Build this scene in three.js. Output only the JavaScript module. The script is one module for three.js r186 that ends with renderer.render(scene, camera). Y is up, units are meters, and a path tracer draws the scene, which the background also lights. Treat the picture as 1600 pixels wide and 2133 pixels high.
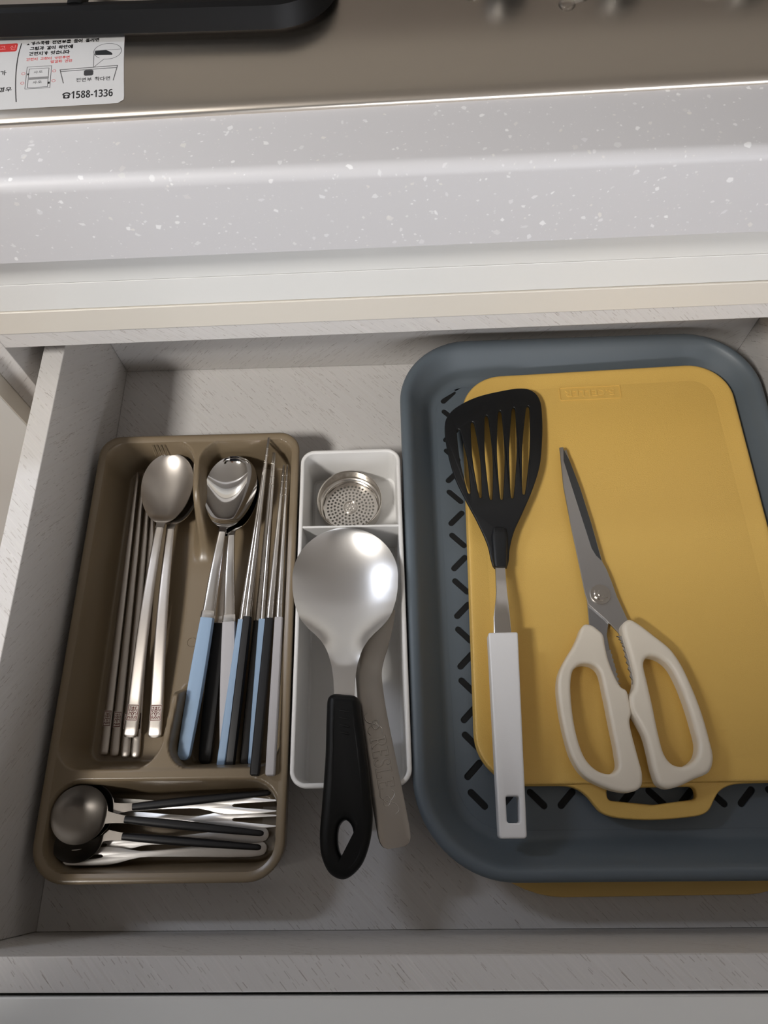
import * as THREE from 'three';
import { mergeGeometries, mergeVertices, toCreasedNormals } from 'three/addons/utils/BufferGeometryUtils.js';
import { RoundedBoxGeometry } from 'three/addons/geometries/RoundedBoxGeometry.js';
import { TextGeometry } from 'three/addons/geometries/TextGeometry.js';
import { MarchingCubes } from 'three/addons/objects/MarchingCubes.js';
import { FontLoader } from 'three/addons/loaders/FontLoader.js';
import { RectAreaLightUniformsLib } from 'three/addons/lights/RectAreaLightUniformsLib.js';

// ---------------------------------------------------------------- camera, light, exposure
const scene = new THREE.Scene();
scene.background = new THREE.Color(0x000000);
const renderer = new THREE.WebGLRenderer({ antialias: true });
renderer.toneMapping = THREE.LinearToneMapping;
renderer.toneMappingExposure = 2.65;
renderer.shadowMap.enabled = true;
RectAreaLightUniformsLib.init();
// origin: back left corner of the drawer's floor; x right, y up, z towards the cook
const camera = new THREE.PerspectiveCamera(69.92, 0.75, 0.02, 20);
camera.position.set(0.25227, 0.55509, 0.39636);
camera.rotation.order = 'YXZ';
camera.rotation.set(-1.14822, 0.06548, -0.08097);
scene.add(camera);

const FLOOR_Y = -0.60, CEIL_Y = 1.72;
const LAMP = { x: -0.78, z: 1.00, size: 0.33, power: 36 };          // square ceiling lamp behind the cook's left shoulder
const lampLight = new THREE.RectAreaLight(0xfbf7f2, LAMP.power, LAMP.size, LAMP.size);
lampLight.position.set(LAMP.x, CEIL_Y - 0.062, LAMP.z);
lampLight.rotation.x = -Math.PI / 2;
scene.add(lampLight);
const WIN = { x: 1.2, y: 0.42, z: 2.6, w: 1.9, h: 1.1, power: 1.45 };   // daylight window in the wall behind the cook, to the right
const winLight = new THREE.RectAreaLight(0xf0f2f8, WIN.power, WIN.w, WIN.h);
winLight.position.set(WIN.x, WIN.y, WIN.z - 0.03);
scene.add(winLight);

const BAR = { x: -0.58, y: 0.915, z: -0.12, w: 0.30, d: 0.06, power: 17 };   // cool light bar under the wall cupboard to the left
const barLight = new THREE.RectAreaLight(0xe4edff, BAR.power, BAR.w, BAR.d);
barLight.position.set(BAR.x, BAR.y, BAR.z);
barLight.rotation.x = -Math.PI / 2;
scene.add(barLight);

// ---------------------------------------------------------------- helpers
let seedN = 7;
const rnd = () => { seedN = (seedN * 1664525 + 1013904223) >>> 0; return seedN / 4294967296; };
const rr = (a, b) => a + (b - a) * rnd();
const lerp = (a, b, t) => a + (b - a) * t;
const sstep = (a, b, x) => { const t = Math.min(1, Math.max(0, (x - a) / (b - a))); return t * t * (3 - 2 * t); };
const taken = {};
const numbered = (n) => { const k = taken[n] = (taken[n] ?? -1) + 1; return k ? n + '_' + String(k).padStart(3, '0') : n; };
function tag(o, label, category, group) { o.userData.label = label; o.userData.category = category; if (group) o.userData.group = group; return o; }
function thing(name, label, category, pos = [0, 0, 0], group) {
  const g = new THREE.Group(); g.name = numbered(name); g.position.set(...pos); scene.add(g);
  return tag(g, label, category, group);
}
function part(parent, name, geo, material, label) {           // geo in the thing's own axes
  const m = new THREE.Mesh(geo, material); m.name = name; m.castShadow = m.receiveShadow = true; parent.add(m);
  if (label) m.userData.label = label;
  return m;
}
function wpart(parent, name, geo, material, label) {          // geo in world metres: shift it to the thing's base
  const p = new THREE.Vector3(); for (let o = parent; o; o = o.parent) p.add(o.position);
  return part(parent, name, geo.translate(-p.x, -p.y, -p.z), material, label);
}
function struct(name, geo, material) { const m = part(scene, name, geo, material); m.userData.kind = 'structure'; return m; }
const merge = (list) => mergeGeometries(list.map((g) => (g.index ? g.toNonIndexed() : g)).map((g) => { for (const k of Object.keys(g.attributes)) if (!['position', 'normal', 'uv'].includes(k)) g.deleteAttribute(k); return g; }), false);
const crease = (g, a = 0.7) => toCreasedNormals(g.scale(2000, 2000, 2000), a).scale(0.0005, 0.0005, 0.0005);   // its vertex hash is coarse, so work in half millimetres
// uv in metres by the way each face looks
function planarUV(g, flipX = 1) {
  if (g.index) g = g.toNonIndexed();
  const p = g.attributes.position, n = g.attributes.normal, uv = new Float32Array(p.count * 2);
  for (let i = 0; i < p.count; i++) {
    const ax = Math.abs(n.getX(i)), ay = Math.abs(n.getY(i)), az = Math.abs(n.getZ(i));
    let u, v;
    if (ay >= ax && ay >= az) { u = p.getX(i); v = p.getZ(i); } else if (ax >= az) { u = p.getZ(i); v = p.getY(i); } else { u = p.getX(i); v = p.getY(i); }
    uv[i * 2] = u * flipX; uv[i * 2 + 1] = v;
  }
  g.setAttribute('uv', new THREE.BufferAttribute(uv, 2));
  return g;
}
function slab(x0, x1, y0, y1, z0, z1, r = 0.0012, flipX = 1) {
  const g = new RoundedBoxGeometry(x1 - x0, y1 - y0, z1 - z0, 2, Math.min(r, (x1 - x0) / 2.1, (y1 - y0) / 2.1, (z1 - z0) / 2.1));
  g.translate((x0 + x1) / 2, (y0 + y1) / 2, (z0 + z1) / 2);
  return planarUV(g, flipX);
}
const mm = (a) => a.map(([x, z]) => new THREE.Vector2(x / 1000, z / 1000));
function smoothLoop(pts, n = 160, tension = 0.5) {             // closed smooth outline through plan points (x, z) in mm
  const c = new THREE.CatmullRomCurve3(pts.map(([x, z]) => new THREE.Vector3(x / 1000, 0, z / 1000)), true, 'centripetal', tension);
  return c.getPoints(n).slice(0, -1).map((p) => new THREE.Vector2(p.x, p.z));
}
function roundLoop(pts, r, seg = 8) {                          // polygon (x, z) in mm with filleted corners; r one number or one per corner
  const P = mm(pts), out = [];
  P.forEach((p, i) => {
    const a = P[(i + P.length - 1) % P.length], b = P[(i + 1) % P.length], R = (Array.isArray(r) ? r[i] : r) / 1000;
    const u = a.clone().sub(p).normalize(), v = b.clone().sub(p).normalize();
    const half = Math.acos(THREE.MathUtils.clamp(u.dot(v), -1, 1)) / 2, d = Math.min(R / Math.tan(half), a.distanceTo(p) * 0.49, b.distanceTo(p) * 0.49), R2 = d * Math.tan(half);
    const c = p.clone().add(u.clone().add(v).normalize().multiplyScalar(R2 / Math.sin(half)));
    const s = p.clone().addScaledVector(u, d).sub(c), e = p.clone().addScaledVector(v, d).sub(c);
    const t0 = Math.atan2(s.y, s.x); let dt = Math.atan2(e.y, e.x) - t0; while (dt > Math.PI) dt -= 2 * Math.PI; while (dt < -Math.PI) dt += 2 * Math.PI;
    for (let k = 0; k <= seg; k++) out.push(new THREE.Vector2(c.x + R2 * Math.cos(t0 + dt * k / seg), c.y + R2 * Math.sin(t0 + dt * k / seg)));
  });
  return out;
}
// flat plan outline (Vector2 x, z) pushed up to a plate from y0 to y0 + th with rounded edges
function plate(outline, holes, y0, th, bevel = 0.0006, seg = 3) {
  const conv = (l) => l.map((p) => new THREE.Vector2(p.x, -p.y));
  const turned = (l, cw) => (THREE.ShapeUtils.isClockWise(l) === cw ? l : l.reverse());
  const s = new THREE.Shape(turned(conv(outline), false)); for (const h of holes ?? []) s.holes.push(new THREE.Path(turned(conv(h), true)));
  const g = new THREE.ExtrudeGeometry(s, { depth: th - 2 * bevel, bevelEnabled: bevel > 0, bevelSize: bevel, bevelThickness: bevel, bevelOffset: -bevel, bevelSegments: seg, curveSegments: 12 });
  g.rotateX(-Math.PI / 2); g.translate(0, y0 + bevel, 0);
  return planarUV(crease(g, 0.6));
}
function inset(loop, d) {                                       // move a closed outline inwards (works for gentle outlines)
  const n = loop.length; let area = 0;
  for (let i = 0; i < n; i++) { const a = loop[i], b = loop[(i + 1) % n]; area += a.x * b.y - b.x * a.y; }
  const s = Math.sign(area);
  return loop.map((p, i) => {
    const a = loop[(i + n - 1) % n], b = loop[(i + 1) % n], t = b.clone().sub(a).normalize();
    return new THREE.Vector2(p.x - s * t.y * d, p.y + s * t.x * d);
  });
}
// rings [inset, y] joined into one skin; capStart / capEnd close with a flat face
function ringSkin(loop, rings, { capStart = false, capEnd = false, ang = 0.7, closed = false } = {}) {
  const n = loop.length, pos = [], idx = [];
  rings.forEach(([d, y]) => { for (const p of inset(loop, d)) pos.push(p.x, y, p.y); });
  let area = 0; for (let i = 0; i < n; i++) { const a = loop[i], b = loop[(i + 1) % n]; area += a.x * b.y - b.x * a.y; }
  const R = closed ? rings.length : rings.length - 1;
  for (let k = 0; k < R; k++) for (let i = 0; i < n; i++) {
    const k2 = (k + 1) % rings.length, j = (i + 1) % n, a = k * n + i, b = k * n + j, c = k2 * n + i, d = k2 * n + j;
    if (area > 0) idx.push(a, c, b, b, c, d); else idx.push(a, b, c, b, d, c);
  }
  const cap = (k, up) => {
    const l = inset(loop, rings[k][0]), tri = THREE.ShapeUtils.triangulateShape(l, []);
    for (const [a, b, c] of tri) { const f = (l[b].x - l[a].x) * (l[c].y - l[a].y) - (l[b].y - l[a].y) * (l[c].x - l[a].x); (f < 0) === up ? idx.push(k * n + a, k * n + b, k * n + c) : idx.push(k * n + a, k * n + c, k * n + b); }
  };
  if (capStart) cap(0, false);
  if (capEnd) cap(rings.length - 1, true);
  const g = new THREE.BufferGeometry(); g.setAttribute('position', new THREE.Float32BufferAttribute(pos, 3)); g.setIndex(idx); g.computeVertexNormals();
  return planarUV(crease(g, ang));
}
// a long thing made of rows across z: each row {z, w half width, y, dip (depth of the hollow), th, x, e (edge power)}
function rowShell(rows, cols = 18, ang = 0.8) {
  const pos = [], idx = [], n = cols + 1, m = rows.length;
  for (const side of [0, 1]) for (const r of rows) for (let c = 0; c <= cols; c++) {
    const s = -Math.cos(Math.PI * c / cols), hollow = (r.dip ?? 0) * Math.pow(1 - Math.pow(Math.abs(s), r.e ?? 2), r.f ?? 1);
    const thin = r.th * (r.soft ? Math.sqrt(Math.max(0.02, 1 - Math.pow(Math.abs(s), r.soft))) : 1);
    pos.push((r.x ?? 0) + s * r.w, side ? r.y - hollow - (r.soft ? r.th / 2 + thin / 2 : r.th) : r.y - hollow - (r.soft ? r.th / 2 - thin / 2 : 0), r.z);
  }
  const at = (s, k, c) => (s * m + k) * n + c;
  for (let k = 0; k < m - 1; k++) for (let c = 0; c < cols; c++) {
    idx.push(at(0, k, c), at(0, k + 1, c), at(0, k, c + 1), at(0, k, c + 1), at(0, k + 1, c), at(0, k + 1, c + 1));
    idx.push(at(1, k, c), at(1, k, c + 1), at(1, k + 1, c), at(1, k, c + 1), at(1, k + 1, c + 1), at(1, k + 1, c));
  }
  for (let k = 0; k < m - 1; k++) for (const [c, f] of [[0, 1], [cols, 0]]) {
    const q = [at(0, k, c), at(1, k, c), at(0, k + 1, c), at(1, k + 1, c)];
    f ? idx.push(q[0], q[1], q[2], q[2], q[1], q[3]) : idx.push(q[0], q[2], q[1], q[2], q[3], q[1]);
  }
  for (const [k, f] of [[0, 1], [m - 1, 0]]) for (let c = 0; c < cols; c++) {
    const q = [at(0, k, c), at(0, k, c + 1), at(1, k, c), at(1, k, c + 1)];
    f ? idx.push(q[0], q[1], q[2], q[1], q[3], q[2]) : idx.push(q[0], q[2], q[1], q[1], q[2], q[3]);
  }
  const g = new THREE.BufferGeometry(); g.setAttribute('position', new THREE.Float32BufferAttribute(pos, 3)); g.setIndex(idx); g.computeVertexNormals();
  return planarUV(crease(g, ang));
}
// a bar swept along points: sections {p: [x, y, z] mm, w, t (half sizes, mm)}, n-power rounded cross-section
function bar(secs, power = 4, seg = 16, ang = 0.7, ends = true) {
  const S = secs.map((s) => ({ p: new THREE.Vector3(...s.p).multiplyScalar(0.001), w: s.w / 1000, t: s.t / 1000 }));
  const pos = [], idx = [], up = new THREE.Vector3(0, 1, 0);
  S.forEach((s, i) => {
    const T = S[Math.min(S.length - 1, i + 1)].p.clone().sub(S[Math.max(0, i - 1)].p).normalize(), side = new THREE.Vector3().crossVectors(up, T).normalize(), nn = new THREE.Vector3().crossVectors(T, side);
    for (let k = 0; k < seg; k++) {
      const a = 2 * Math.PI * (k + 0.5) / seg, c = Math.cos(a), q = Math.sin(a), f = Math.pow(Math.pow(Math.abs(c), power) + Math.pow(Math.abs(q), power), -1 / power);
      const v = s.p.clone().addScaledVector(side, c * f * s.w).addScaledVector(nn, q * f * s.t); pos.push(v.x, v.y, v.z);
    }
  });
  for (let i = 0; i < S.length - 1; i++) for (let k = 0; k < seg; k++) { const j = (k + 1) % seg, a = i * seg + k, b = i * seg + j, c = a + seg, d = b + seg; idx.push(a, c, b, b, c, d); }
  if (ends) for (const [i, f] of [[0, 0], [S.length - 1, 1]]) { const o = pos.length / 3; pos.push(S[i].p.x, S[i].p.y, S[i].p.z); for (let k = 0; k < seg; k++) { const a = i * seg + k, b = i * seg + (k + 1) % seg; f ? idx.push(o, b, a) : idx.push(o, a, b); } }
  // make the faces look outwards
  const g = new THREE.BufferGeometry(); g.setAttribute('position', new THREE.Float32BufferAttribute(pos, 3)); g.setIndex(idx);
  const e1 = S[1].p.clone().sub(S[0].p); void e1;
  const A = new THREE.Vector3().fromArray(pos, 0), B = new THREE.Vector3().fromArray(pos, idx[1] * 3), C = new THREE.Vector3().fromArray(pos, idx[2] * 3);
  const nrm = B.clone().sub(A).cross(C.clone().sub(A)); if (nrm.dot(A.clone().sub(S[0].p)) < 0) g.setIndex(idx.map((_, i) => idx[i - (i % 3) + [0, 2, 1][i % 3]]));
  g.computeVertexNormals();
  return planarUV(crease(g, ang));
}
function aim(o, A, B, roll = 0) {                                // local origin at A, local +z towards B (mm)
  const a = new THREE.Vector3(...A).multiplyScalar(0.001), b = new THREE.Vector3(...B).multiplyScalar(0.001), z = b.clone().sub(a).normalize();
  const x = new THREE.Vector3().crossVectors(new THREE.Vector3(0, 1, 0), z).normalize(), y = new THREE.Vector3().crossVectors(z, x);
  o.position.copy(a); o.quaternion.setFromRotationMatrix(new THREE.Matrix4().makeBasis(x, y, z)).multiply(new THREE.Quaternion().setFromAxisAngle(new THREE.Vector3(0, 0, 1), roll));
  return o;
}
function tube(pts, r, seg = 40, rad = 8) { return planarUV(new THREE.TubeGeometry(new THREE.CatmullRomCurve3(pts.map((p) => new THREE.Vector3(...p).multiplyScalar(0.001))), seg, r / 1000, rad)); }

// ---------------------------------------------------------------- textures
function canvasTex(w, h, draw, sizeU, sizeV, srgb = true) {
  const c = document.createElement('canvas'); c.width = w; c.height = h; draw(c.getContext('2d'), w, h);
  const t = new THREE.CanvasTexture(c); t.wrapS = t.wrapT = THREE.RepeatWrapping; t.magFilter = THREE.LinearFilter;
  if (srgb) t.colorSpace = THREE.SRGBColorSpace;
  if (sizeU) t.repeat.set(1 / sizeU, 1 / sizeV);
  return t;
}
function wrapDraw(x, y, w, h, m, fn) { for (const dx of [0, x < m ? w : x > w - m ? -w : null]) for (const dy of [0, y < m ? h : y > h - m ? -h : null]) if (dx !== null && dy !== null) fn(x + dx, y + dy); }
const laminateTex = canvasTex(1536, 1536, (c, w, h) => {           // pale laminate with slanting pores, 0.30 m
  c.fillStyle = 'rgb(205,202,199)'; c.fillRect(0, 0, w, h);
  for (let i = 0; i < 2600; i++) {                                 // soft pale and dull streaks
    const x = rnd() * w, y = rnd() * h, l = rr(60, 240), a = -rr(0.74, 0.86), k = rnd() < 0.5 ? '225,221,216' : '188,181,175';
    c.strokeStyle = `rgba(${k},${rr(0.05, 0.16)})`; c.lineWidth = rr(1, 5);
    wrapDraw(x, y, w, h, 250, (X, Y) => { c.beginPath(); c.moveTo(X, Y); c.lineTo(X + l * Math.cos(a), Y + l * Math.sin(a)); c.stroke(); });
  }
  for (let i = 0; i < 1500; i++) {                                 // pores: short dark ticks in runs
    const x = rnd() * w, y = rnd() * h, a = -rr(0.76, 0.84), run = rnd() < 0.3 ? 4 : 1;
    for (let k = 0; k < run; k++) {
      const l = rr(8, 34), o = k * rr(26, 48), al = rr(0.14, 0.5);
      c.strokeStyle = `rgba(${rnd() < 0.6 ? '104,92,84' : '132,120,112'},${al})`; c.lineWidth = rr(0.8, 2.1);
      wrapDraw(x + o * Math.cos(a), y + o * Math.sin(a), w, h, 60, (X, Y) => { c.beginPath(); c.moveTo(X, Y); c.lineTo(X + l * Math.cos(a), Y + l * Math.sin(a)); c.stroke(); });
    }
  }
}, 0.30, 0.30);
const stoneTex = canvasTex(2048, 2048, (c, w, h) => {              // solid surface with white chips, 0.50 m
  c.fillStyle = 'rgb(204,203,205)'; c.fillRect(0, 0, w, h);
  const chip = (r, al) => {
    const x = rnd() * w, y = rnd() * h, k = 4 + Math.floor(rnd() * 4), a0 = rnd() * 6.3, st = rr(0.5, 1), an = rnd() * 3.14, pts = [];
    for (let i = 0; i < k; i++) { const a = a0 + i * 6.283 / k + rr(-0.3, 0.3), q = r * rr(0.6, 1.1), X = Math.cos(a) * q, Y = Math.sin(a) * q * st; pts.push([X * Math.cos(an) - Y * Math.sin(an), X * Math.sin(an) + Y * Math.cos(an)]); }
    c.fillStyle = `rgba(${rnd() < 0.75 ? '236,236,237' : '224,222,219'},${al})`;
    wrapDraw(x, y, w, h, 30, (X, Y) => { c.beginPath(); pts.forEach(([u, v], i) => (i ? c.lineTo(X + u, Y + v) : c.moveTo(X + u, Y + v))); c.fill(); });
  };
  for (let i = 0; i < 9000; i++) chip(rr(0.7, 2.0), rr(0.12, 0.5));
  for (let i = 0; i < 3600; i++) chip(rr(1.6, 4.4), rr(0.3, 0.95));
  for (let i = 0; i < 1050; i++) chip(rr(4.5, 10), rr(0.35, 1));
}, 0.5, 0.5);
const brushTex = canvasTex(1024, 1024, (c, w, h) => {              // long fine scratches for roughness and bump
  c.fillStyle = 'rgb(128,128,128)'; c.fillRect(0, 0, w, h);
  for (let i = 0; i < 9000; i++) { const x = rnd() * w, y = rnd() * h, l = rr(60, 400), g = Math.floor(rr(70, 190)); c.fillStyle = `rgba(${g},${g},${g},${rr(0.08, 0.3)})`; wrapDraw(x, y, w, h, 400, (X, Y) => c.fillRect(X, Y, l, 1)); }
}, 0.16, 0.16, false);
const grainTex = canvasTex(1024, 1024, (c, w, h) => {              // pebbled plastic skin for bump
  const im = c.createImageData(w, h), a = new Float32Array(w * h);
  for (let i = 0; i < w * h; i++) a[i] = rnd();
  for (let y = 0; y < h; y++) for (let x = 0; x < w; x++) {
    let s = 0; for (const [dx, dy, k] of [[0, 0, 2], [1, 0, 1], [-1, 0, 1], [0, 1, 1], [0, -1, 1], [1, 1, 0.6], [-1, -1, 0.6], [1, -1, 0.6], [-1, 1, 0.6]]) s += k * a[((y + dy + h) % h) * w + (x + dx + w) % w];
    const v = Math.max(0, Math.min(255, (s / 8.4 - 0.5) * 420 + 128)), o = (y * w + x) * 4; im.data[o] = im.data[o + 1] = im.data[o + 2] = v; im.data[o + 3] = 255;
  }
  c.putImageData(im, 0, 0);
}, 0.13, 0.13, false);

// ---------------------------------------------------------------- materials
const std = (o) => new THREE.MeshPhysicalMaterial(o);
const M = {
  laminate: std({ map: laminateTex, roughness: 0.55 }),
  stone: std({ map: stoneTex, roughness: 0.5 }),
  white: std({ color: 0xdedfdc, roughness: 0.38 }),
  cream: std({ color: 0xd9d3c8, roughness: 0.42 }),
  cabinet: std({ color: 0xe2e2df, roughness: 0.3 }),
  dirt: std({ color: 0x6b5236, roughness: 0.9 }),
  dark: std({ color: 0x141414, roughness: 0.8 }),
  hob: std({ color: 0xddd5ca, metalness: 1, roughness: 0.29, roughnessMap: null, bumpMap: brushTex, bumpScale: 0.00004 }),
  iron: std({ color: 0x09090a, roughness: 0.5, specularIntensity: 0.5 }),
  knob: std({ color: 0x0b0b0d, roughness: 0.25 }),
  clear: std({ color: 0xffffff, roughness: 0.08, transmission: 1, thickness: 0.001, ior: 1.45 }),
  tray: std({ color: 0x7f705a, roughness: 0.3, bumpMap: grainTex, bumpScale: 0.00002 }),
  boxWhite: std({ color: 0xe9e8e6, roughness: 0.36 }),
  grey: std({ color: 0x5d676f, roughness: 0.45 }),
  yellow: std({ color: 0xe3bb64, roughness: 0.4, bumpMap: grainTex, bumpScale: 0.00012 }),
  yellowPlain: std({ color: 0xd4b062, roughness: 0.45 }),
  matte: std({ color: 0xc9c2ba, metalness: 1, roughness: 0.36 }),
  mirror: std({ color: 0xe6e4e1, metalness: 1, roughness: 0.06 }),
  satin: std({ color: 0xd8d3cc, metalness: 1, roughness: 0.22 }),
  ladle: std({ color: 0xdcdad7, metalness: 1, roughness: 0.3, bumpMap: brushTex, bumpScale: 0.00003 }),
  fork: std({ color: 0xdcd9d5, metalness: 1, roughness: 0.38 }),
  blade: std({ color: 0xb9b7b5, metalness: 1, roughness: 0.42 }),
  blackRubber: std({ color: 0x08090a, roughness: 0.42, specularIntensity: 0.5 }),
  nylon: std({ color: 0x101215, roughness: 0.42 }),
  blackHandle: std({ color: 0x0d0c0e, roughness: 0.45 }),
  blackGloss: std({ color: 0x1b1c1d, roughness: 0.2 }),
  blue: std({ color: 0x90a9c4, roughness: 0.5 }),
  paleGrey: std({ color: 0xb3b0b2, roughness: 0.5 }),
  handleWhite: std({ color: 0xeeeeef, roughness: 0.36 }),
  ivory: std({ color: 0xe9e0d0, roughness: 0.38, clearcoat: 0.15, clearcoatRoughness: 0.3 }),
  wall: std({ color: 0x9f9a92, roughness: 0.9 }),
  ceiling: std({ color: 0xbfbcb7, roughness: 0.95 }),
  floor: std({ color: 0x7d6248, roughness: 0.5 }),
  splash: std({ color: 0x5a524c, roughness: 0.4 }),
};
const font = await new FontLoader().loadAsync('fonts/droid/droid_sans_bold.typeface.json');
const serif = await new FontLoader().loadAsync('fonts/droid/droid_serif_regular.typeface.json');

// ---------------------------------------------------------------- room shell
const RX0 = -2.0, RX1 = 2.3, RZ0 = -0.56, RZ1 = 2.6, T = 0.1;
struct('floor', slab(RX0 - T, RX1 + T, FLOOR_Y - T, FLOOR_Y, RZ0 - T, RZ1 + T), M.floor);
struct('ceiling', slab(RX0 - T, RX1 + T, CEIL_Y, CEIL_Y + T, RZ0 - T, RZ1 + T), M.ceiling);
struct('wall_back', slab(RX0, RX1, FLOOR_Y, CEIL_Y, RZ0 - T, RZ0), M.wall);
struct('wall_left', slab(RX0 - T, RX0, FLOOR_Y, CEIL_Y, RZ0 - T, RZ1 + T), M.wall);
struct('wall_right', slab(RX1, RX1 + T, FLOOR_Y, CEIL_Y, RZ0 - T, RZ1 + T), M.wall);
{ // front wall with the window opening
  const y0 = WIN.y - WIN.h / 2, y1 = WIN.y + WIN.h / 2, x0 = WIN.x - WIN.w / 2, x1 = WIN.x + WIN.w / 2;
  struct('wall_front', merge([slab(RX0, RX1, FLOOR_Y, y0, RZ1, RZ1 + T), slab(RX0, RX1, y1, CEIL_Y, RZ1, RZ1 + T), slab(RX0, x0, y0, y1, RZ1, RZ1 + T), slab(x1, RX1, y0, y1, RZ1, RZ1 + T)]), M.wall);
  const win = new THREE.Group(); win.name = 'window_1'; win.userData.kind = 'structure'; win.position.set(WIN.x, y0, RZ1 + 0.05); scene.add(win);
  const fr = [];
  for (const [a, b, c, d] of [[y0, y0 + 0.05, x0, x1], [y1 - 0.05, y1, x0, x1], [y0, y1, x0, x0 + 0.05], [y0, y1, x1 - 0.05, x1], [y0, y1, WIN.x - 0.025, WIN.x + 0.025]]) fr.push(slab(c, d, a, b, RZ1 + 0.02, RZ1 + 0.07, 0.004));
  wpart(win, 'window_frame', merge(fr), M.white);
  wpart(win, 'window_pane', slab(x0 + 0.04, x1 - 0.04, y0 + 0.04, y1 - 0.04, RZ1 + 0.04, RZ1 + 0.046), std({ color: 0xd8e4f4, emissive: 0xf0f2f8, emissiveIntensity: 1.2, roughness: 0.4 }));
}
{ // ceiling lamp
  const t = thing('ceiling_lamp', 'square white ceiling lamp with a glowing diffuser above the kitchen floor', 'lamp', [LAMP.x, CEIL_Y, LAMP.z]), s = LAMP.size / 2;
  part(t, 'lamp_housing', slab(-s - 0.02, s + 0.02, -0.03, 0, -s - 0.02, s + 0.02, 0.006), M.white);
  part(t, 'lamp_diffuser', slab(-s, s, -0.055, -0.028, -s, s, 0.01), std({ color: 0xffffff, emissive: 0xfbf7f2, emissiveIntensity: 6, roughness: 0.5 }));
}
{ // wall cupboard to the left of the hob, with a light bar beneath it
  const t = thing('wall_cupboard', 'white wall cupboard hanging left of the hob', 'cupboard', [-0.8, 0.945, RZ0 + 0.001]);
  part(t, 'cupboard_box', slab(-0.6, 0.42, 0, 0.6, 0, 0.47, 0.002), M.white);
  for (const [a, b] of [[-0.598, -0.092], [-0.088, 0.418]]) part(t, 'cupboard_door', slab(a, b, 0.002, 0.598, 0.4705, 0.488, 0.002), M.cabinet);
  const l = thing('light_bar', 'slim cool white light bar under the wall cupboard', 'lamp', [BAR.x, 0.944, BAR.z]);
  part(l, 'lamp_housing', slab(-BAR.w / 2 - 0.01, BAR.w / 2 + 0.01, -0.018, 0, -BAR.d / 2 - 0.008, BAR.d / 2 + 0.008, 0.003), M.white);
  part(l, 'lamp_diffuser', slab(-BAR.w / 2, BAR.w / 2, -0.024, -0.016, -BAR.d / 2, BAR.d / 2, 0.003), std({ color: 0xffffff, emissive: 0xe4edff, emissiveIntensity: 5, roughness: 0.5 }));
}
{ // dark glass splashback behind the hob
  const t = thing('splashback', 'dark taupe splashback panel standing on the worktop behind the hob', 'splashback', [0.2, 0.2917, RZ0 + 0.006]);
  part(t, 'panel', slab(-1.3, 1.3, 0, 0.46, -0.005, 0.005, 0.001), M.splash);
}
// ---------------------------------------------------------------- cabinet, worktop, hob (a touch out of line with the pulled-out drawer)
const CAB_TURN = 0.015;
const cab = thing('kitchen_cabinet', 'white kitchen base cabinet with pale rails, open around the pulled-out drawer', 'cabinet', [0, FLOOR_Y, 0.0735]);
cab.rotation.y = CAB_TURN;
{
  const Y = (y) => y - FLOOR_Y, inn = -0.029, W2 = 0.6;
  part(cab, 'carcass_rail', slab(inn, W2, Y(0.1358), Y(0.1516), -0.45, 0, 0.0006, -1), M.laminate);
  part(cab, 'carcass_side', slab(-0.0482, inn - 0.0002, Y(-0.59), Y(0.1516), -0.55, 0, 0.0006), M.laminate);
  part(cab, 'carcass_side', slab(W2 + 0.0002, W2 + 0.019, Y(-0.59), Y(0.1516), -0.55, 0, 0.0006), M.laminate);
  part(cab, 'carcass_back', slab(inn, W2, Y(-0.59), Y(0.1516), -0.56, -0.545, 0.0006), M.laminate);
  part(cab, 'rail_strip', slab(-0.6, 1.3, Y(0.1520), Y(0.1738), -0.06, 0.0012, 0.0007), M.cream, 'cream rail strip');
  part(cab, 'rail_strip', slab(-0.6, 1.3, Y(0.1742), Y(0.1985), -0.06, 0.0002, 0.0006), M.cabinet, 'white rail strip');
  part(cab, 'rail_strip', slab(-0.6, 1.3, Y(0.1990), Y(0.2361), -0.06, 0.0006, 0.0006), M.cabinet, 'white rail strip under the worktop');
  part(cab, 'joint_line', slab(-0.6, 1.3, Y(0.1980), Y(0.1995), -0.058, -0.0002, 0.0003), M.dirt, 'brown stained joint between two rail strips');
}
{
  const d = thing('cabinet_door', 'closed white cabinet door at the far left of the drawer', 'door', [-0.3, FLOOR_Y, 0.0735]);
  d.rotation.y = CAB_TURN;
  wpart(d, 'door_panel', slab(-0.56, -0.0495, FLOOR_Y + 0.03, 0.1482, 0.0735 + 0.0005, 0.0735 + 0.0195, 0.0012), M.cabinet);
  const e = d.children[0]; e.material = M.cabinet;
  wpart(d, 'edge_band', slab(-0.0495, -0.0487, FLOOR_Y + 0.03, 0.1482, 0.0735 + 0.0005, 0.0735 + 0.0195, 0.0003), M.cream, 'cream edge band');
}
function profileRun(prof, x0, x1, ang = 0.35) {                    // profile [[z, y]...] from front bottom over the top to the back, run along x; uv in metres along the run
  const pos = [], uv = [], idx = []; let s = 0;
  prof.forEach(([z, y], i) => { if (i) s += Math.hypot(z - prof[i - 1][0], y - prof[i - 1][1]); pos.push(x0, y, z, x1, y, z); uv.push(x0, s, x1, s); });
  for (let i = 0; i < prof.length - 1; i++) { const a = i * 2; idx.push(a, a + 1, a + 2, a + 1, a + 3, a + 2); }
  const n = prof.length;
  for (let i = 1; i < n - 1; i++) { idx.push(0, i * 2, i * 2 + 2); idx.push(1, i * 2 + 3, i * 2 + 1); }
  const g = new THREE.BufferGeometry(); g.setAttribute('position', new THREE.Float32BufferAttribute(pos, 3)); g.setAttribute('uv', new THREE.Float32BufferAttribute(uv, 2)); g.setIndex(idx); g.computeVertexNormals();
  return crease(g, ang);
}
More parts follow.
